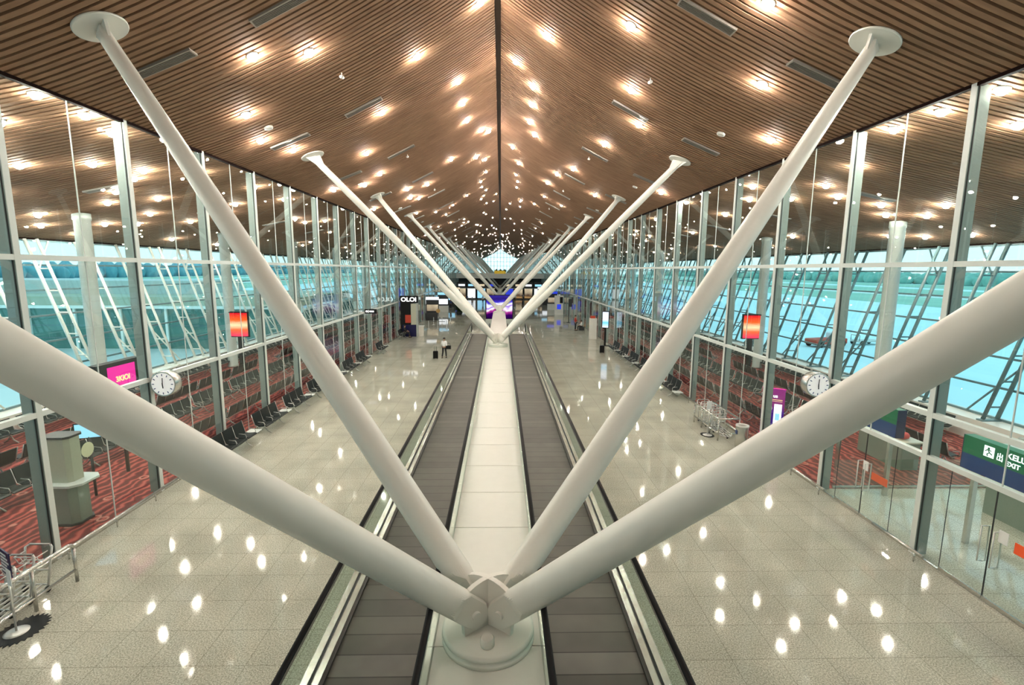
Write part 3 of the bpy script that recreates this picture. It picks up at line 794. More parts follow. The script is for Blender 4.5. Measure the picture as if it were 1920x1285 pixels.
# ------------------------------------------------------------------ charging pillar (left lounge)
t = thing('charging_pillar', 'tall grey-beige octagonal charging pillar with a shelf, behind the left glass', 'kiosk', (-12.15, 13.45, 0))
def octa(w, d, c): return [(-w + c, -d), (w - c, -d), (w, -d + c), (w, d - c), (w - c, d), (-w + c, d), (-w, d - c), (-w, -d + c)]
MB().prism(octa(.48, .38, .16), 0, .06).build('foot', M['dark'], t)
MB().prism(octa(.44, .34, .15), .06, 1.18).build('lower_body', M['kgreen'], t)
MB().prism(octa(.68, .50, .2), 1.18, 1.24).build('shelf', M['white_frame'], t)
MB().prism(octa(.36, .26, .10), 1.24, 2.5).build('upper_body', M['beige'], t)
MB().prism(octa(.40, .30, .10), 2.5, 2.56).build('cap', M['dark'], t)
t = thing('information_screen', 'small tilted cyan screen on a dark stand behind the grey-beige pillar', 'screen', (-12.7, 15.0, 0), R(20))
MB().tube([(0, 0, 0), (0, 0, 1.95)], .04, 10).build('stand', M['dark'], t)
MB().box(-.36, .36, -.03, .03, 1.9, 2.4, mat=Matrix.Translation((0, 0, 0))).build('casing', M['black'], t)
MB().box(-.33, .33, -.036, -.03, 1.93, 2.37).build('display', M['cyan_screen'], t)

# magenta display on the left
t = thing('display_screen', 'magenta display screen in a big black casing in the left lounge', 'screen', (-13.0, 16.9, 0))
MB().box(-.25, .05, -1.05, .95, 2.92, 4.0).build('casing', M['black'], t)
MB().box(.05, .056, -.62, .62, 3.05, 3.86).build('display', M['magenta'], t)
text('3KIOI', .26, (.062, .05 - .35, 3.32), (R(90), 0, R(90)), M['gold'], t, sx=1.0, bold=.008)
MB().tube([(-.1, .0, 0), (-.1, .0, 2.92)], .06, 10).build('pole', M['dark'], t)

# ------------------------------------------------------------------ green exit signs (right)
def exit_sign(y, L, label, words):
    t = thing('exit_sign', label, 'sign', (12.55, y, 0))
    MB().box(0, .28, -L, 0, 2.47, 2.95).build('green_band', M['green_sign'], t)
    MB().box(0, .28, -L, 0, 2.05, 2.47).build('blue_band', M['blue_sign'], t)
    MB().box(.0, .28, 0, .02, 2.05, 2.95).box(0, .28, -L - .02, -L, 2.05, 2.95).build('end_cap', M['navy'], t)
    MB().box(.08, .2, -.35, -.25, 0, 2.05).build('post', M['steel'], t)
    MB().box(.08, .2, -L + .25, -L + .35, 0, 2.05).build('post', M['steel'], t)
    if words:
        rt = (R(90), 0, R(-90))
        p = MB().box(-.008, -.002, -.82, -.56, 2.58, 2.86).build('pictogram', M['letter'], t)
        f = MB()
        f.lathe([(.03, 0), (.03, .004)], 12, mat=Matrix.Translation((-.013, -.68, 2.80)) @ Matrix.Rotation(R(90), 4, 'Y'))
        for a, b in (((-.66, 2.77), (-.71, 2.70)), ((-.71, 2.70), (-.65, 2.65)), ((-.65, 2.65), (-.67, 2.60)), ((-.71, 2.70), (-.78, 2.66)), ((-.66, 2.77), (-.60, 2.72)), ((-.67, 2.77), (-.75, 2.75))):
            f.tube([(-.011, a[0], a[1]), (-.011, b[0], b[1])], .013, 6)
        f.build('running_figure', M['green_sign'], p)
        text('出', .22, (-.006, -.88, 2.60), rt, M['letter'], t, sx=.8, bold=.002)
        text('KELUAR', .2, (-.006, -1.12, 2.73), rt, M['letter'], t, bold=.003)
        text('EXIT', .165, (-.006, -1.12, 2.54), rt, M['letter'], t, bold=.003)
exit_sign(12.28, 3.6, 'green and blue exit sign reading KELUAR EXIT behind the nearest right pane', True)
exit_sign(17.4, 2.9, 'blank green and blue sign band behind the farther pair of glass doors', False)

# boarding desks
def desk(x, y, label):
    t = thing('boarding_desk', label, 'desk', (x, y, 0))
    MB().rbox(-.35, .35, -1.1, 1.1, 0, 1.02, .03).build('body', M['kgreen'], t)
    MB().rbox(-.42, .42, -1.18, 1.18, 1.02, 1.08, .02).build('counter_top', M['beige'], t)
    return t
desk(15.2, 17.9, 'grey-green boarding desk with pale top behind the farther exit sign')
desk(15.2, 12.6, 'grey-green boarding desk with pale top behind the KELUAR EXIT sign')
for (x, y, lb) in ((15.2, 18.3, 'black computer monitor on the boarding desk behind the farther exit sign'), (15.2, 13.1, 'black computer monitor on the boarding desk behind the KELUAR EXIT sign')):
    t = thing('computer_monitor', lb, 'monitor', (x, y, 1.08), R(-60))
    MB().tube([(0, 0, 0), (0, 0, .2)], .03, 8).box(-.12, .12, -.09, .09, 0, .015).build('stand', M['dark'], t)
    MB().box(-.26, .26, -.02, .02, .16, .5).build('casing', M['dark'], t)
    MB().box(-.24, .24, -.024, -.02, .18, .48).build('display', M['cyan_screen'], t)
MB().lathe([(.10, 0), (.2, .05), (.22, .14), (.17, .22), (.05, .26)], 20).build('cushion', M['pink'], loc=(15.15, 17.2, 1.08))
tag(bpy.data.objects['cushion'], 'round red cushion lying on the boarding desk', 'cushion')
t = thing('cabinet', 'dark low cabinet beside the outer windows beyond the KELUAR EXIT sign', 'cabinet', (18.2, 15.2, 0))
MB().rbox(-.5, .5, -1.1, 1.1, 0, 1.15, .03).build('body', M['kgreen'], t); MB().box(-.53, .53, -1.13, 1.13, 1.15, 1.2).build('top', M['white_frame'], t)
t = thing('lounge_armchair', 'pair-backed grey armchair standing by the outer windows on the right', 'chair', (19.9, 17.0, 0), R(-80))
MB().rbox(-.6, .6, -.35, .3, .15, .48, .04).build('seat', M['seat'], t)
MB().rbox(-.58, -.03, .2, .34, .48, 1.0, .05).build('backrest', M['column'], t); MB().rbox(.03, .58, .2, .34, .48, 1.0, .05).build('backrest', M['column'], t)
for q in (-.5, .5): MB().box(q - .03, q + .03, -.3, .28, 0, .15).build('leg', M['steel'], t)

# balustrade in the right vestibule and benches' blue glass barriers
t = thing('glass_barrier', 'long low glass barrier between tiled vestibule and red carpet on the right', 'barrier', (W + .5, 15.35, 0))
MB().add([(0, 0, .08), (6.5, 0, .08), (6.5, 0, 1.0), (0, 0, 1.0)], [(0, 1, 2, 3)]).build('glass_pane', M['rail_glass'], t)
MB().box(0, 6.5, -.02, .02, 0, .08).build('base_channel', M['steel'], t)

# ------------------------------------------------------------------ poster stand (right)
t = thing('poster_stand', 'purple standing poster reading Tell us beside the right trolley corral, behind the glass', 'poster', (11.75, 19.95, 0), R(-32))
MB().box(-.43, .43, -.02, .02, .35, 2.3).build('panel', M['poster'], t)
MB().box(-.45, .45, -.025, .025, .31, .35).box(-.45, .45, -.025, .025, 2.3, 2.33).build('frame', M['magenta'], t)
MB().box(-.2, .2, -.18, .18, 0, .03).tube([(0, 0, .03), (0, 0, .33)], .03, 8).build('foot', M['dark'], t)
text('Tell us', .2, (-.38, -.026, 1.93), (R(90), 0, 0), M['letter'], t, bold=.006)
MB().box(-.40, -.16, -.03, -.02, 2.14, 2.28).build('logo_block', M['letter'], t)
MB().box(-.40, .34, -.028, -.02, 1.82, 1.845).box(-.40, .34, -.028, -.02, 1.76, 1.775).build('gold_rule', M['gold'], t)
MB().box(.05, .34, -.03, -.02, .55, 1.65).build('phone_panel', M['letter'], t)
MB().box(.11, .27, -.034, -.03, .95, 1.25).build('phone_image', M['cyan_screen'], t)
for x in (-.27, -.09):
    MB().tube([(x, -.022, 1.6), (x + .03, -.022, 1.45), (x - .01, -.022, 1.25), (x + .03, -.022, 1.0)], [.035, .05, .03, .02], 8, flat=[(1, .3)] * 4).build('hand_image', M['paper'], t)

# ------------------------------------------------------------------ litter bin
t = thing('litter_bin', 'stainless cylindrical litter bin beside the right trolley corral', 'bin', (10.17, 19.3, 0))
MB().lathe([(.25, 0), (.255, .02), (.255, .86), (.25, .88)], 32).build('body', M['steel'], t)
MB().lathe([(.262, .86), (.262, .92), (.2, .93), (.19, .86)], 32).build('rim', M['chrome'], t)
MB().lathe([(.19, .80), (.18, .87)], 24).build('opening', M['black'], t)
MB().box(-.262, -.25, -.1, .04, .55, .72).build('sticker', M['cloth_blue'], t)

# ------------------------------------------------------------------ trolleys and corrals
def make_trolley():
    """luggage trolley pointing to -y"""
    t = thing('luggage_trolley', 'x', 'trolley'); r = .019
    MB().tube([(-.26, .32, .17), (-.26, -.4, .13), (-.10, -.62, .12), (.10, -.62, .12), (.26, -.4, .13), (.26, .32, .17), (-.26, .32, .17)], r, 6).tube([(-.13, .32, .17), (-.13, -.58, .13)], r, 6).tube([(.13, .32, .17), (.13, -.58, .13)], r, 6).tube([(0, .32, .17), (0, -.62, .12)], r, 6).build('base_frame', M['chrome'], t)
    MB().tube([(-.27, .30, .17), (-.29, .48, .98), (-.22, .52, 1.02), (.22, .52, 1.02), (.29, .48, .98), (.27, .30, .17)], .023, 6).tube([(-.28, .36, .5), (.28, .36, .5)], r, 6).tube([(-.28, .40, .7), (.28, .40, .7)], r, 6).build('back_frame', M['chrome'], t)
    MB().tube([(-.24, .52, 1.02), (.24, .52, 1.02)], .022, 8).build('handle', M['dark'], t)
    mb = MB()
    for z, d in ((.72, .18), (.92, .26)):
        mb.tube([(-.24, .42, z), (-.24, .42 - d, z), (.24, .42 - d, z), (.24, .42, z)], .012, 5)
    for x in (-.24, -.12, 0, .12, .24): mb.tube([(x, .42, .72), (x, .24, .72), (x, .16, .92)], .010, 5)
    mb.build('basket', M['chrome'], t)
    for x, y in ((-.25, .3), (.25, .3), (0, -.52)):
        MB().lathe([(.03, -.02), (.07, -.02), (.07, .02), (.03, .02)], 12, mat=Matrix.Translation((x, y, .07)) @ Matrix.Rotation(R(90), 4, 'Y')).build('wheel', M['black'], t)
    return t
tp = make_trolley(); ut = []
od = ['first', 'second', 'third', 'fourth', 'fifth', 'sixth']
for i in range(5):
    place(tp, ut, (-10.2, 9.95 - i * .42, 0), 0, 'chrome luggage trolley nested in the left corral, %s counting from its far end' % od[i])
for i in range(5):
    place(tp, ut, (10.02, 20.75 + i * .42, 0), R(180) if 0 else 0, 'chrome luggage trolley nested in the right corral, %s counting from the litter bin' % od[i])
def corral(x, ya, yb, s, label, end):
    t = thing('trolley_corral', label, 'railing', (0, 0, 0)); r = .042
    ys = [yb - .001 - k * (yb - ya) / 3 for k in range(4)]
    h = .95
    mb = MB().tube([(x, yb, h - .12), (x, yb - .05, h - .03), (x, yb - .14, h), (x, ya, h)], r, 10)
    mb.build('top_rail', M['steel'], t)
    MB().tube([(x, yb, .3), (x, ya, .3)], .034, 10).build('lower_rail', M['steel'], t)
    for k, y in enumerate(ys): MB().tube([(x, y, 0), (x, y, h - (.1 if k == 0 else .02))], .036, 10).build('post', M['steel'], t)
    if end:
        x2 = x + .9 * s
        MB().tube([(x, ya, h), (x2, ya, h), (x2, yb, h)], r, 10).build('end_rail', M['steel'], t)
        MB().tube([(x, ya, .3), (x2, ya, .3)], .022, 10).build('end_rail', M['steel'], t)
        MB().tube([(x2, ya, 0), (x2, ya, h)], .025, 10).build('post', M['steel'], t)
        MB().tube([(x2, yb, 0), (x2, yb, h)], .025, 10).build('post', M['steel'], t)
corral(-9.62, 7.6, 10.62, -1, 'stainless tubular trolley corral in front of the left glass wall', False)
corral(9.5, 20.0, 22.6, 1, 'stainless tubular trolley corral in front of the right glass wall', True)

def sign_stand(x, y, rz, label, lines):
    t = thing('sign_stand', label, 'sign', (x, y, 0), rz)
    MB().lathe([(.20, 0), (.20, .015), (.16, .03), (.02, .04)], 28).build('base', M['chrome'], t)
    MB().tube([(0, 0, .03), (0, 0, 1.25)], .018, 10).build('pole', M['chrome'], t)
    (MB().box(-.22, .22, -.012, .012, 1.25, 1.75) if lines else MB().box(-.13, .13, -.012, .012, 1.2, 1.55)).build('board', M['navy'] if lines else M['paper'], t)
    if lines:
        mb = MB()
        for k in range(6): mb.box(-.19, .19 - .05 * (k % 3), -.016, -.012, 1.30 + k * .07, 1.335 + k * .07)
        mb.build('text_lines', M['paper'], t)
        MB().box(.04, .26, -.03, -.02, 1.08, 1.42).build('notice_sheet', M['paper'], t)
sign_stand(-9.45, 9.0, R(-30), 'chrome sign stand with blue lined board and white sheet at the left trolley corral', True)
sign_stand(9.35, 20.7, R(20), 'chrome sign stand with white board at the right trolley corral', False)
def mat_star(x, y, label, r):
    mb = MB(); n = 26; P = []
    for k in range(n * 2):
        a = PI * k / n; q = r * (1 if k % 2 else .84); P.append((x + q * math.cos(a) * .8, y + q * math.sin(a)))
    mb.prism(P, 0, .012)
    tag(mb.build('floor_mat', M['black']), label, 'mat')
mat_star(-9.4, 9.05, 'black jagged-edged floor mat under the sign stand at the left corral', .5)
mat_star(9.35, 20.7, 'black jagged-edged floor mat under the sign stand at the right corral', .36)

# ------------------------------------------------------------------ people
def skin_obj(name, verts, edges, radii, m, parent, sub=2):
    me = bpy.data.meshes.new(name); me.from_pydata(verts, edges, []); me.materials.append(m)
    o = bpy.data.objects.new(name, me); C.objects.link(o); o.parent = parent
    o.modifiers.new('skin', 'SKIN'); 
    if not me.skin_vertices: 
        pass
    sv = me.skin_vertices[0].data
    for i, r_ in enumerate(radii):
        sv[i].radius = (r_, r_) if not isinstance(r_, tuple) else r_
    sv[0].use_root = True
    o.modifiers['skin'].use_smooth_shade = True
    ss = o.modifiers.new('sub', 'SUBSURF'); ss.levels = sub; ss.render_levels = sub
    return o
def person(label, loc, rz, shirt, trousers, pose='stand', h=1.0, group=None):
    t = thing('person', label, 'person', loc, rz, group); t.scale = (h, h, h)
    # faces -y
    if pose == 'sit':
        hip = (0, 0, .52); che = (0, .04, .88); nk = (0, .02, 1.06); hd = (0, 0, 1.2)
        kn = [(-.12, -.42, .50), (.12, -.42, .50)]; an = [(-.12, -.44, .09), (.12, -.46, .09)]
        el = [(-.24, -.05, .76), (.24, -.05, .76)]; wr = [(-.17, -.27, .66), (.17, -.27, .66)]
    elif pose == 'walk':
        hip = (0, 0, .92); che = (0, -.02, 1.28); nk = (0, -.03, 1.46); hd = (0, -.05, 1.6)
        kn = [(-.1, -.16, .5), (.1, .04, .5)]; an = [(-.1, -.22, .09), (.1, .28, .13)]
        el = [(-.24, .1, 1.12), (.24, -.06, 1.12)]; wr = [(-.24, .04, .88), (.24, -.24, .95)]
    else:
        hip = (0, 0, .92); che = (0, 0, 1.28); nk = (0, -.01, 1.46); hd = (0, -.02, 1.6)
        kn = [(-.1, -.02, .5), (.1, 0, .5)]; an = [(-.11, .01, .09), (.12, .02, .09)]
        el = [(-.24, .02, 1.13), (.24, .02, 1.13)]; wr = [(-.25, -.08, .9), (.2, -.22, 1.02)]
    V3 = lambda p: Vector(p)
    sh = [tuple(V3(che) + Vector((q * .17, 0, .10))) for q in (-1, 1)]
    hj = [tuple(V3(hip) + Vector((q * .09, 0, -.04))) for q in (-1, 1)]
    toe = [tuple(V3(a) + Vector((0, -.17, -.05))) for a in an]
    hnd = []
    for e_, w in zip(el, wr):
        d = (V3(w) - V3(e_)).normalized(); hnd.append(tuple(V3(w) + d * .08))
    top = tuple(V3(hd) + Vector((0, 0, .07)))
    verts = [hip, che, nk, hd, top, sh[0], el[0], wr[0], hnd[0], sh[1], el[1], wr[1], hnd[1], hj[0], kn[0], an[0], toe[0], hj[1], kn[1], an[1], toe[1]]
    edges = [(0, 1), (1, 2), (2, 3), (3, 4), (1, 5), (5, 6), (6, 7), (7, 8), (1, 9), (9, 10), (10, 11), (11, 12), (0, 13), (13, 14), (14, 15), (15, 16), (0, 17), (17, 18), (18, 19), (19, 20)]
    rad = [(.13, .10), (.15, .10), .05, (.085, .10), .06, .055, .04, .028, .03, .055, .04, .028, .03, .08, .055, .038, .03, .08, .055, .038, .03]
    body = skin_obj('body', verts, edges, rad, M['skin'], t)
    # fingers and nose
    mb = MB()
    for w, e_ in zip(wr, el):
        d = (V3(w) - V3(e_)).normalized(); sd = d.cross(Vector((0, 1, 0.2))).normalized(); b0 = V3(w) + d * .09
        for k in range(4):
            a = b0 + sd * (-.027 + .018 * k); L_ = (.055, .068, .063, .045)[k]
            mb.tube([a, a + d * L_ * .55, a + d * L_ + Vector((0, -.015, 0))], [.0085, .008, .005], 5)
        a = b0 - d * .04 + sd * .03; mb.tube([a, a + sd * .025 + d * .025, a + sd * .02 + d * .05], [.010, .009, .006], 5)
    mb.build('fingers', M['skin'], body)
    H = V3(hd)
    MB().tube([H + Vector((0, -.085, .03)), H + Vector((0, -.112, -.005)), H + Vector((0, -.09, -.015))], [.008, .014, .010], 6).build('nose', M['skin'], body)
    MB().lathe([(.011, -.004), (.011, .004)], 8, mat=Matrix.Translation(H + Vector((-.033, -.088, .02))) @ Matrix.Rotation(R(90), 4, 'X')).lathe([(.011, -.004), (.011, .004)], 8, mat=Matrix.Translation(H + Vector((.033, -.088, .02))) @ Matrix.Rotation(R(90), 4, 'X')).box(H.x - .025, H.x + .025, H.y - .094, H.y - .082, H.z - .05, H.z - .042).build('face_features', M['hair'], body)
    # hair cap
    mb = MB(); n = 12
    for_rows = [(.10, -.01), (.104, .03), (.095, .075), (.065, .112), (.02, .128)]
    mb.lathe(for_rows, n, (H.x, H.y + .018, H.z + .005)); mb.build('hair', M['hair'], t)
    # shirt
    sv = [tuple(V3(hip) + Vector((0, 0, .0))), che, tuple(V3(nk) + Vector((0, 0, -.04))), sh[0], el[0], tuple(V3(el[0]).lerp(V3(wr[0]), .75)), sh[1], el[1], tuple(V3(el[1]).lerp(V3(wr[1]), .75))]
    skin_obj('shirt', sv, [(0, 1), (1, 2), (1, 3), (3, 4), (4, 5), (1, 6), (6, 7), (7, 8)], [(.155, .125), (.172, .125), .06, .072, .056, .046, .072, .056, .046], shirt, t)
    tv = [tuple(V3(hip) + Vector((0, 0, .05))), hj[0], kn[0], tuple(V3(an[0]) + Vector((0, 0, .03))), hj[1], kn[1], tuple(V3(an[1]) + Vector((0, 0, .03)))]
    skin_obj('trousers', tv, [(0, 1), (1, 2), (2, 3), (0, 4), (4, 5), (5, 6)], [(.145, .12), .095, .072, .056, .095, .072, .056], trousers, t)
    for a, tt in zip(an, toe):
        MB().tube([V3(a) + Vector((0, .06, -.045)), V3(a) + Vector((0, -.04, -.04)), V3(tt) + Vector((0, -.03, -.005))], [.042, .05, .036], 10, flat=[(.9, .9)] * 3).build('shoe', M['black'], t)
    return t
person('person in white top and dark trousers walking beside a black suitcase left of the walkway', (-4.45, 39.6, 0), R(170), M['shirt_white'], M['cloth_dark'], 'walk', 1.0)
person('person in dark clothes sitting on the far bench by the white counter', (-10.0, 51.9, 0), R(90), M['cloth_dark'], M['cloth_dark'], 'sit', 1.05)
person('person in red shirt and dark trousers standing on the right of the hall', (9.2, 58.6, 0), R(60), M['shirt_red'], M['cloth_dark'], 'stand', 1.08)
person('person in red shirt seen through the right glass wall behind the white column kiosk', (12.6, 61.2, 0), R(-30), M['shirt_red'], M['cloth_dark'], 'stand', 1.05)
person('person in black and white sitting near the standing person in red shirt', (9.95, 58.9, 0), R(-90), M['shirt_white'], M['cloth_dark'], 'sit', .95)
fp = [(-5.5, 98, 0), (-3.6, 104, 1), (-7.2, 108, 2), (4.6, 99, 3), (6.6, 103, 0), (3.4, 110, 1), (8.1, 112, 2), (-8.6, 101, 3), (-2.8, 112, 2), (5.4, 115, 0), (7.4, 92, 1), (-9.0, 90, 2)]
shc = [M['cloth_grey'], M['shirt_white'], M['cloth_blue'], M['cloth_dark']]; snm = ['grey', 'white', 'blue', 'black']
for i, (x, y, c) in enumerate(fp):
    sd = 'left' if x < 0 else 'right'
    person('tiny distant person in a %s top standing on the %s of the far shop area' % (snm[c], sd), (x, y, 0), random.uniform(-3, 3), shc[c], M['cloth_dark'], 'stand', 1.03, 'distant people in %s tops, %s' % (snm[c], sd))
t = thing('stool', 'low bench under the person in black and white', 'seat', (10.0, 58.9, 0)); MB().rbox(-.3, .3, -.25, .25, .0, .40, .03).build('body', M['dark'], t)

def suitcase(x, y, rz, label):
    t = thing('suitcase', label, 'suitcase', (x, y, 0), rz)
    MB().rbox(-.2, .2, -.13, .13, .06, .66, .04).build('shell', M['black'], t)
    MB().tube([(-.1, .1, .6), (-.1, .1, 1.0), (.1, .1, 1.0), (.1, .1, .6)], .012, 6).build('pull_handle', M['dark'], t)
    for a in (-.15, .15):
        for b in (-.09, .09): MB().lathe([(.01, -.02), (.03, -.02), (.03, .02), (.01, .02)], 8, mat=Matrix.Translation((a, b, .03)) @ Matrix.Rotation(R(90), 4, 'Y')).build('wheel', M['dark'], t)
suitcase(-5.12, 39.3, R(10), 'black upright suitcase standing beside the walking person in white')
suitcase(9.1, 42.4, R(-10), 'black upright suitcase standing alone by the right row of benches')
t = thing('shoulder_bag', 'black shoulder bag hanging at the side of the walking person in white', 'bag', (-4.08, 39.5, .78))
MB().rbox(-.2, .2, -.09, .09, 0, .3, .04).build('pouch', M['black'], t)
MB().tube([(-.16, 0, .28), (-.12, 0, .42), (0, 0, .50), (.12, 0, .42), (.16, 0, .28)], .012, 6).build('strap', M['black'], t)

# ------------------------------------------------------------------ shops, screens, kiosks in the mid distance
t = thing('video_wall', 'large violet and white video wall in the middle of the hall behind the white columns', 'screen', (0, 62, 0))
MB().rbox(-1.75, 1.75, -.35, .35, 0, 1.02, .03).build('plinth', M['concrete'], t)
MB().rbox(-1.72, 1.72, -.12, .3, 1.02, 4.08, .03).build('casing', M['black'], t)
MB().box(-1.64, 1.64, -.13, -.12, 1.1, 4.0).build('display', M['led'], t)

t = thing('shop_kiosk', 'black shop kiosk with a white-lettered sign and red poster on the left of the hall', 'kiosk', (-9.65, 52.6, 0))
MB().rbox(-.95, .95, -.1, .5, 3.64, 4.38, .03).build('sign_board', M['black'], t)
text('OLOI', .62, (0, -.11, 3.80), (R(90), 0, 0), M['letter'], t, align='CENTER', sx=1.12, bold=.02)
MB().box(-.75, .2, -.06, .4, 1.3, 3.64).build('dark_poster', M['black'], t)
MB().box(-.42, .18, -.07, -.06, 1.5, 2.35).build('red_poster', M['shirt_red'], t)
MB().box(.2, .75, -.06, .4, 1.3, 3.55).build('cream_panel', M['beige'], t)
MB().box(-.9, -.75, -.08, .45, 0, 3.64).build('side_post', M['black'], t); MB().box(.75, .9, -.08, .45, 0, 3.64).build('side_post', M['column'], t)
MB().rbox(-.75, .75, -.05, .42, 0, 1.3, .02).build('counter', M['navy'], t)
t = thing('information_counter', 'white upright counter in front of the black shop kiosk', 'counter', (-9.9, 50.3 + 3.2 - 1.6, 0)); t.location = (-9.3, 50.9, 0)
t.location = (-8.6, 53.4, 0)
MB().rbox(-.35, .35, -.25, .25, 0, 1.05, .04).build('body', M['white_panel'], t); MB().rbox(-.42, .42, -.3, .3, 1.05, 1.1, .02).build('top', M['paper'], t)

t = thing('direction_sign', 'small black direction sign with white lettering on the left glass wall', 'sign', (-10.35, 39.8, 0))
MB().box(-.5, .46, -.05, .05, 3.62, 3.98).build('board', M['black'], t)
MB().box(-.4, -.26, -.056, -.05, 3.73, 3.87).box(-.22, -.16, -.056, -.05, 3.7, 3.9).box(-.1, .26, -.056, -.05, 3.74, 3.86).build('white_marks', M['letter'], t)
MB().tube([(-.45, 0, 3.8), (-.5 - .01, 0, 3.8)], .02, 6).build('bracket', M['dark'], t)

t = thing('white_totem', 'white rectangular column kiosk with a red top on the right of the hall', 'kiosk', (9.95, 51.4, 0))
MB().rbox(-.38, .38, -.25, .25, 0, 2.2, .03).build('body', M['white_panel'], t); MB().rbox(-.28, .2, -.2, .2, 2.2, 2.45, .03).build('red_top', M['shirt_red'], t)
t = thing('screen_totem', 'upright blue-white advertising screen on a black pole on the right of the hall', 'screen', (10.25, 46.6, 0), R(-20))
MB().rbox(-.08, .08, -.06, .06, 0, 1.75, .01).box(-.3, .3, -.22, .22, 0, .03).build('pole', M['black'], t)
MB().rbox(-.32, .32, -.06, .08, 1.72, 3.35, .02).build('casing', M['black'], t); MB().box(-.29, .27, -.066, -.06, 1.78, 3.28).build('display', M['totem_scr'], t)
for (x, y, lb) in ((9.6, 67.6, 'black screen on a tall thin black pole far on the right of the hall'), (12.4, 65.5, 'black screen on a tall black pole seen through the right glass wall')):
    t = thing('pole_screen', lb, 'screen', (x, y, 0)); MB().tube([(0, 0, 0), (0, 0, 3.2)], .05, 8).lathe([(.25, 0), (.25, .03)], 16).build('pole', M['black'], t)
    MB().rbox(-.05, .45, -.08, .08, 2.2, 3.25, .02).build('casing', M['dark'], t)
t = thing('vending_machine', 'white vending machine with a bright blue panel far on the right of the hall', 'machine', (9.7, 80, 0))
MB().rbox(-.7, .7, -.4, .4, 0, 3.1, .04).build('body', M['white_panel'], t); MB().box(-.35, .3, -.41, -.4, .9, 1.7).build('blue_panel', M['bluegl'], t); MB().box(.1, .6, -.41, -.4, 1.9, 2.9).build('black_panel', M['black'], t)
t = thing('pole_sign', 'tan round sign on a thin pole on the left of the hall', 'sign', (-7.8, 62.4, 0))
MB().tube([(0, 0, 0), (0, 0, 1.75)], .03, 8).lathe([(.2, 0), (.2, .03)], 16).build('pole', M['steel'], t)
MB().lathe([(.26, -.02), (.26, .02)], 22, mat=Matrix.Translation((0, 0, 1.98)) @ Matrix.Rotation(R(90), 4, 'X')).build('disc', M['tan'], t)
# planters
def planter(x, y, z, label, m, hh=1.6, n=60, pot=.35):
    t = thing('potted_plant', label, 'plant', (x, y, z))
    MB().lathe([(pot * .7, 0), (pot, .5), (pot * .9, .5), (pot * .85, .44)], 18).build('pot', m, t)
    mb = MB(); rr = random.Random(int(x * 13 + y))
    for i in range(n):
        a = rr.uniform(0, 2 * PI); e_ = rr.uniform(.2, 1.25); L_ = rr.uniform(.6, 1.0) * hh
        d = Vector((math.cos(a) * math.cos(e_), math.sin(a) * math.cos(e_), math.sin(e_))); sd = d.cross(Vector((0, 0, 1))).normalized() * .09
        b = Vector((0, 0, .45)); mid = b + d * L_ * .6; tip = b + d * L_ - Vector((0, 0, .25 * L_ * math.cos(e_)))
        mb.add([b, mid - sd, tip, mid + sd], [(0, 1, 2, 3)])
    mb.build('foliage', M['leaf'], t)
planter(-6.5, 79, 0, 'large dark leafy potted plant standing on the left of the hall', M['dark'], 2.3, 160, .6)
for i, x in enumerate((-.9, .2, 1.2)):
    planter(x, 123.2, 6.25, 'dark palm in a yellow planter on the far bridge, %s of three' % ['leftmost', 'middle', 'rightmost'][i], M['yellow'], 1.0, 50, .3)
t = thing('yellow_banner', 'bright yellow banner on the parapet of the far bridge', 'banner', (0, 121.9, 6.25)); MB().box(-1.4, 1.2, -.03, .03, 0, .75).build('cloth', M['yellow'], t); MB().tube([(-1.4, 0, 0), (-1.4, 0, .8)], .03, 6).tube([(1.2, 0, 0), (1.2, 0, .8)], .03, 6).build('post', M['steel'], t)

# queue barriers on the left
for i in range(6):
    x = -8.6 + (i % 3) * 1.1; y = 59.5 + (i // 3) * 4.5
    t = thing('queue_post', 'chrome queue barrier post with dark belt on the left of the hall', 'barrier', (x, y, 0), 0, 'queue barrier posts on the left')
    MB().lathe([(.17, 0), (.17, .03), (.03, .05), (.028, .95), (.035, 1.0)], 14).build('post', M['chrome'], t)
    if i % 3 < 2: MB().box(.02, .90, -.01, .01, .88, .94).build('belt', M['dark'], t)

# far shops under the bridge
cols = [M['shop_warm'], M['white_screen'], M['cyan_screen'], M['shop_warm'], M['bluegl'], M['shop_warm']]
k = 0
for x in (-9.4, -7.0, -4.6, -2.3, 2.3, 4.6, 7.0, 9.4):
    t = thing('shop', 'dark shop front with small lit signs under the far bridge, %s' % ['at the far left end', 'second from the left end', 'third from the left end', 'just left of the centre', 'just right of the centre', 'third from the right end', 'second from the right end', 'at the far right end'][k], 'shop', (x, 121.0, 0))
    MB().box(-1.1, 1.1, 0, 1.2, 0, 4.2).build('body', M['dark'], t)
    MB().box(-.95, .95, -.03, 0, .3, 2.6).build('window', cols[k % 6], t)
    MB().box(-.8, .8, -.04, 0, 3.2, 3.7).build('sign', cols[(k + 1) % 6], t)
    MB().box(-1.12, 1.12, -.06, 0, 2.6, 2.75).build('lintel', M['white_panel'], t)
    k += 1
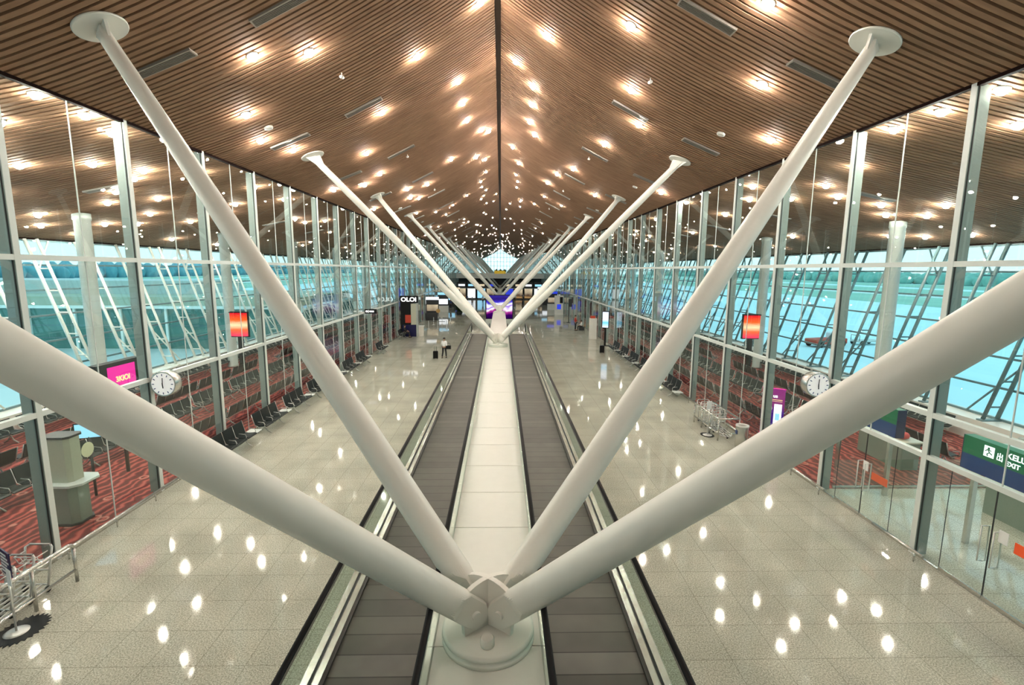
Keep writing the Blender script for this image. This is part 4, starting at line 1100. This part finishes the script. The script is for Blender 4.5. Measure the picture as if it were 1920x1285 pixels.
# mid shop units along both sides between 68 and 115 m
for i, (x, y, c) in enumerate(((-9.6, 70, 0), (-9.7, 84, 1), (-9.6, 96, 2), (9.7, 90, 3), (9.7, 102, 1), (-9.7, 108, 4), (9.6, 113, 0))):
    sd = 'left' if x < 0 else 'right'
    t = thing('retail_stand', '%s retail stand with goods shelves along the %s glass wall' % (['warm lit', 'white lit', 'cyan lit', 'dark', 'blue lit', 'tall', 'last'][i], sd), 'stand', (x, y, 0))
    MB().rbox(-.9, .9, -.5, .5, 0, 1.05, .03).build('counter', M['white_panel'] if i % 2 else M['dark'], t)
    MB().box(-.9, .9, .3, .5, 1.05, 2.9).build('back_panel', M['dark'], t)
    MB().box(-.8, .8, .27, .3, 1.3, 2.2).build('display', cols[c], t); MB().box(-.9, .9, .1, .5, 2.9, 3.3).build('fascia', cols[(c + 1) % 6], t)

# ------------------------------------------------------------------ outdoors
struct(MB().box(-900, 900, -300, 1500, -4.8, -4.5).build('ground_apron', M['apron']))
M['grass'] = mat('grass', (.30, .52, .40), .9, noise=.3, nscale=.03)
M['pale_strip'] = mat('taxiway', (.68, .78, .74), .9, noise=.1, nscale=.05)
M['trees_l'] = mat('tree_line_haze_blue', (.13, .34, .40), .9, noise=.4, nscale=.15)  # left trees, blue of the distance haze put into the colour
M['trees_r'] = mat('tree_line_haze_green', (.24, .46, .38), .9, noise=.4, nscale=.15)  # right trees, lightened in the colour itself to look hazy
for s in (-1, 1):
    for (a, b, m) in ((150, 205, 'grass'), (205, 235, 'pale_strip'), (235, 300, 'grass'), (330, 420, 'grass')):
        x0, x1 = sorted((s * a, s * b)); struct(MB().box(x0, x1, -300, 1500, -4.52, -4.46).build('ground_strip', M[m]))
    mb = MB(); rr = random.Random(5 + s)
    for i in range(620):
        y = rr.uniform(-250, 1450); x = s * (430 + rr.uniform(0, 40)); r_ = rr.uniform(6, 10); hh = rr.uniform(9, 15) * (1.25 if s < 0 else .9)
        mb.lathe([(r_ * .7, 0), (r_, hh * .4), (r_ * .8, hh * .75), (r_ * .25, hh)], 7, (x, y, -4.6))
    tag(mb.build('tree_line', M['trees_l'] if s < 0 else M['trees_r']), 'distant hazy tree line beyond the airfield on the %s' % ('left' if s < 0 else 'right'), 'trees', kind='stuff')
# annex building on the left
t = thing('annex_building', 'low airport building with olive roof and tall green windows outside on the left', 'building', (-60, 71, -4.5))
MB().box(-40, 32, 0, 24, 0, 5.9).build('wall', mat('annex_dark', (.07, .19, .16), .25, noise=.6, nscale=.35), t)
MB().box(-40.5, 32.5, -.8, 24.5, 5.9, 6.25).build('roof_edge', M['lit_truss_white'], t)
MB().box(-39, 31, .5, 24, 6.25, 7.5).build('roof', mat('annex_roof', (.44, .44, .33), .8, noise=.15, nscale=.4), t)
MB().box(-39, 12, 8, 22, 7.5, 9.6).build('roof_unit', M['concrete'], t)
for i in range(12):
    MB().box(-39 + i * 6.4, -38.65 + i * 6.4, -.25, 0, 0, 5.9).build('post', M['lit_truss_white'], t)
for z in (1.6, 3.4): MB().box(-40, 32, -.06, 0, z, z + .08).build('mullion', M['backlit_truss_grey'], t)
struct(MB().box(-100, -24, 30, 71, -4.5, -4.42).build('ground_forecourt', M['white_panel']))
t = thing('service_tug', 'red and white ground service vehicle parked outside on the right apron', 'vehicle', (52, 76, -4.5), R(15))
MB().rbox(-3.2, 3.2, -1.1, 1.1, .5, 1.3, .1).build('chassis', M['shirt_red'], t); MB().rbox(.8, 2.9, -1, 1, 1.3, 2.3, .2).build('cab', M['paper'], t)
for a in (-2.2, 2.2):
    for b in (-1.1, 1.1): MB().lathe([(.2, -.15), (.5, -.15), (.5, .15), (.2, .15)], 14, mat=Matrix.Translation((a, b, .5)) @ Matrix.Rotation(R(90), 4, 'X')).build('wheel', M['black'], t)
t = thing('baggage_cart', 'empty flat baggage cart parked outside behind the red vehicle', 'vehicle', (60, 78, -4.5), R(10))
MB().rbox(-2.2, 2.2, -.9, .9, .5, .75, .05).build('deck', M['concrete'], t); MB().tube([(-2.1, -.8, .75), (-2.1, -.8, 1.6), (-2.1, .8, 1.6), (-2.1, .8, .75)], .05, 6).build('rail', M['dark'], t)
for a in (-1.6, 1.6):
    for b in (-.9, .9): MB().lathe([(.1, -.1), (.38, -.1), (.38, .1), (.1, .1)], 12, mat=Matrix.Translation((a, b, .38)) @ Matrix.Rotation(R(90), 4, 'X')).build('wheel', M['black'], t)

# ------------------------------------------------------------------ world, lights, camera
w = bpy.data.worlds.new('World'); S.world = w; w.use_nodes = True; nt = w.node_tree; n = nt.nodes; l = nt.links
bg = n['Background']; tc = n.new('ShaderNodeTexCoord'); sp_ = n.new('ShaderNodeSeparateXYZ'); l.new(tc.outputs['Generated'], sp_.inputs[0])
cr = n.new('ShaderNodeValToRGB'); e = cr.color_ramp.elements
e[0].position = 0; e[0].color = (.62, .92, .95, 1); e[1].position = .5; e[1].color = (.40, .74, .88, 1)
l.new(sp_.outputs['Z'], cr.inputs[0]); l.new(cr.outputs[0], bg.inputs[0]); bg.inputs[1].default_value = .62

cam = bpy.data.cameras.new('camera'); co = bpy.data.objects.new('camera', cam); C.objects.link(co)
fpx, th, ps, ro, cxx = 917.5375, .1473, .0240, .0071, .1425
cam.sensor_fit = 'HORIZONTAL'; cam.sensor_width = 36; cam.lens = fpx / 1920 * 36; cam.clip_start = .05; cam.clip_end = 3000
r_ = Vector((math.cos(ps), -math.sin(ps), 0)); F = Vector((math.sin(ps) * math.cos(th), math.cos(ps) * math.cos(th), -math.sin(th)))
U = r_.cross(F); Rr = r_ * math.cos(ro) + U * math.sin(ro); U2 = -r_ * math.sin(ro) + U * math.cos(ro)
co.matrix_world = Matrix(((Rr.x, U2.x, -F.x, cxx), (Rr.y, U2.y, -F.y, 0), (Rr.z, U2.z, -F.z, 7.2), (0, 0, 0, 1)))
S.camera = co
S.view_settings.view_transform = 'Standard'; S.view_settings.look = 'None'; S.view_settings.exposure = 1.45
S.cycles.max_bounces = 8; S.cycles.diffuse_bounces = 3; S.cycles.glossy_bounces = 4; S.cycles.transparent_max_bounces = 16
S.cycles.caustics_reflective = False; S.cycles.caustics_refractive = False; S.cycles.sample_clamp_indirect = 6
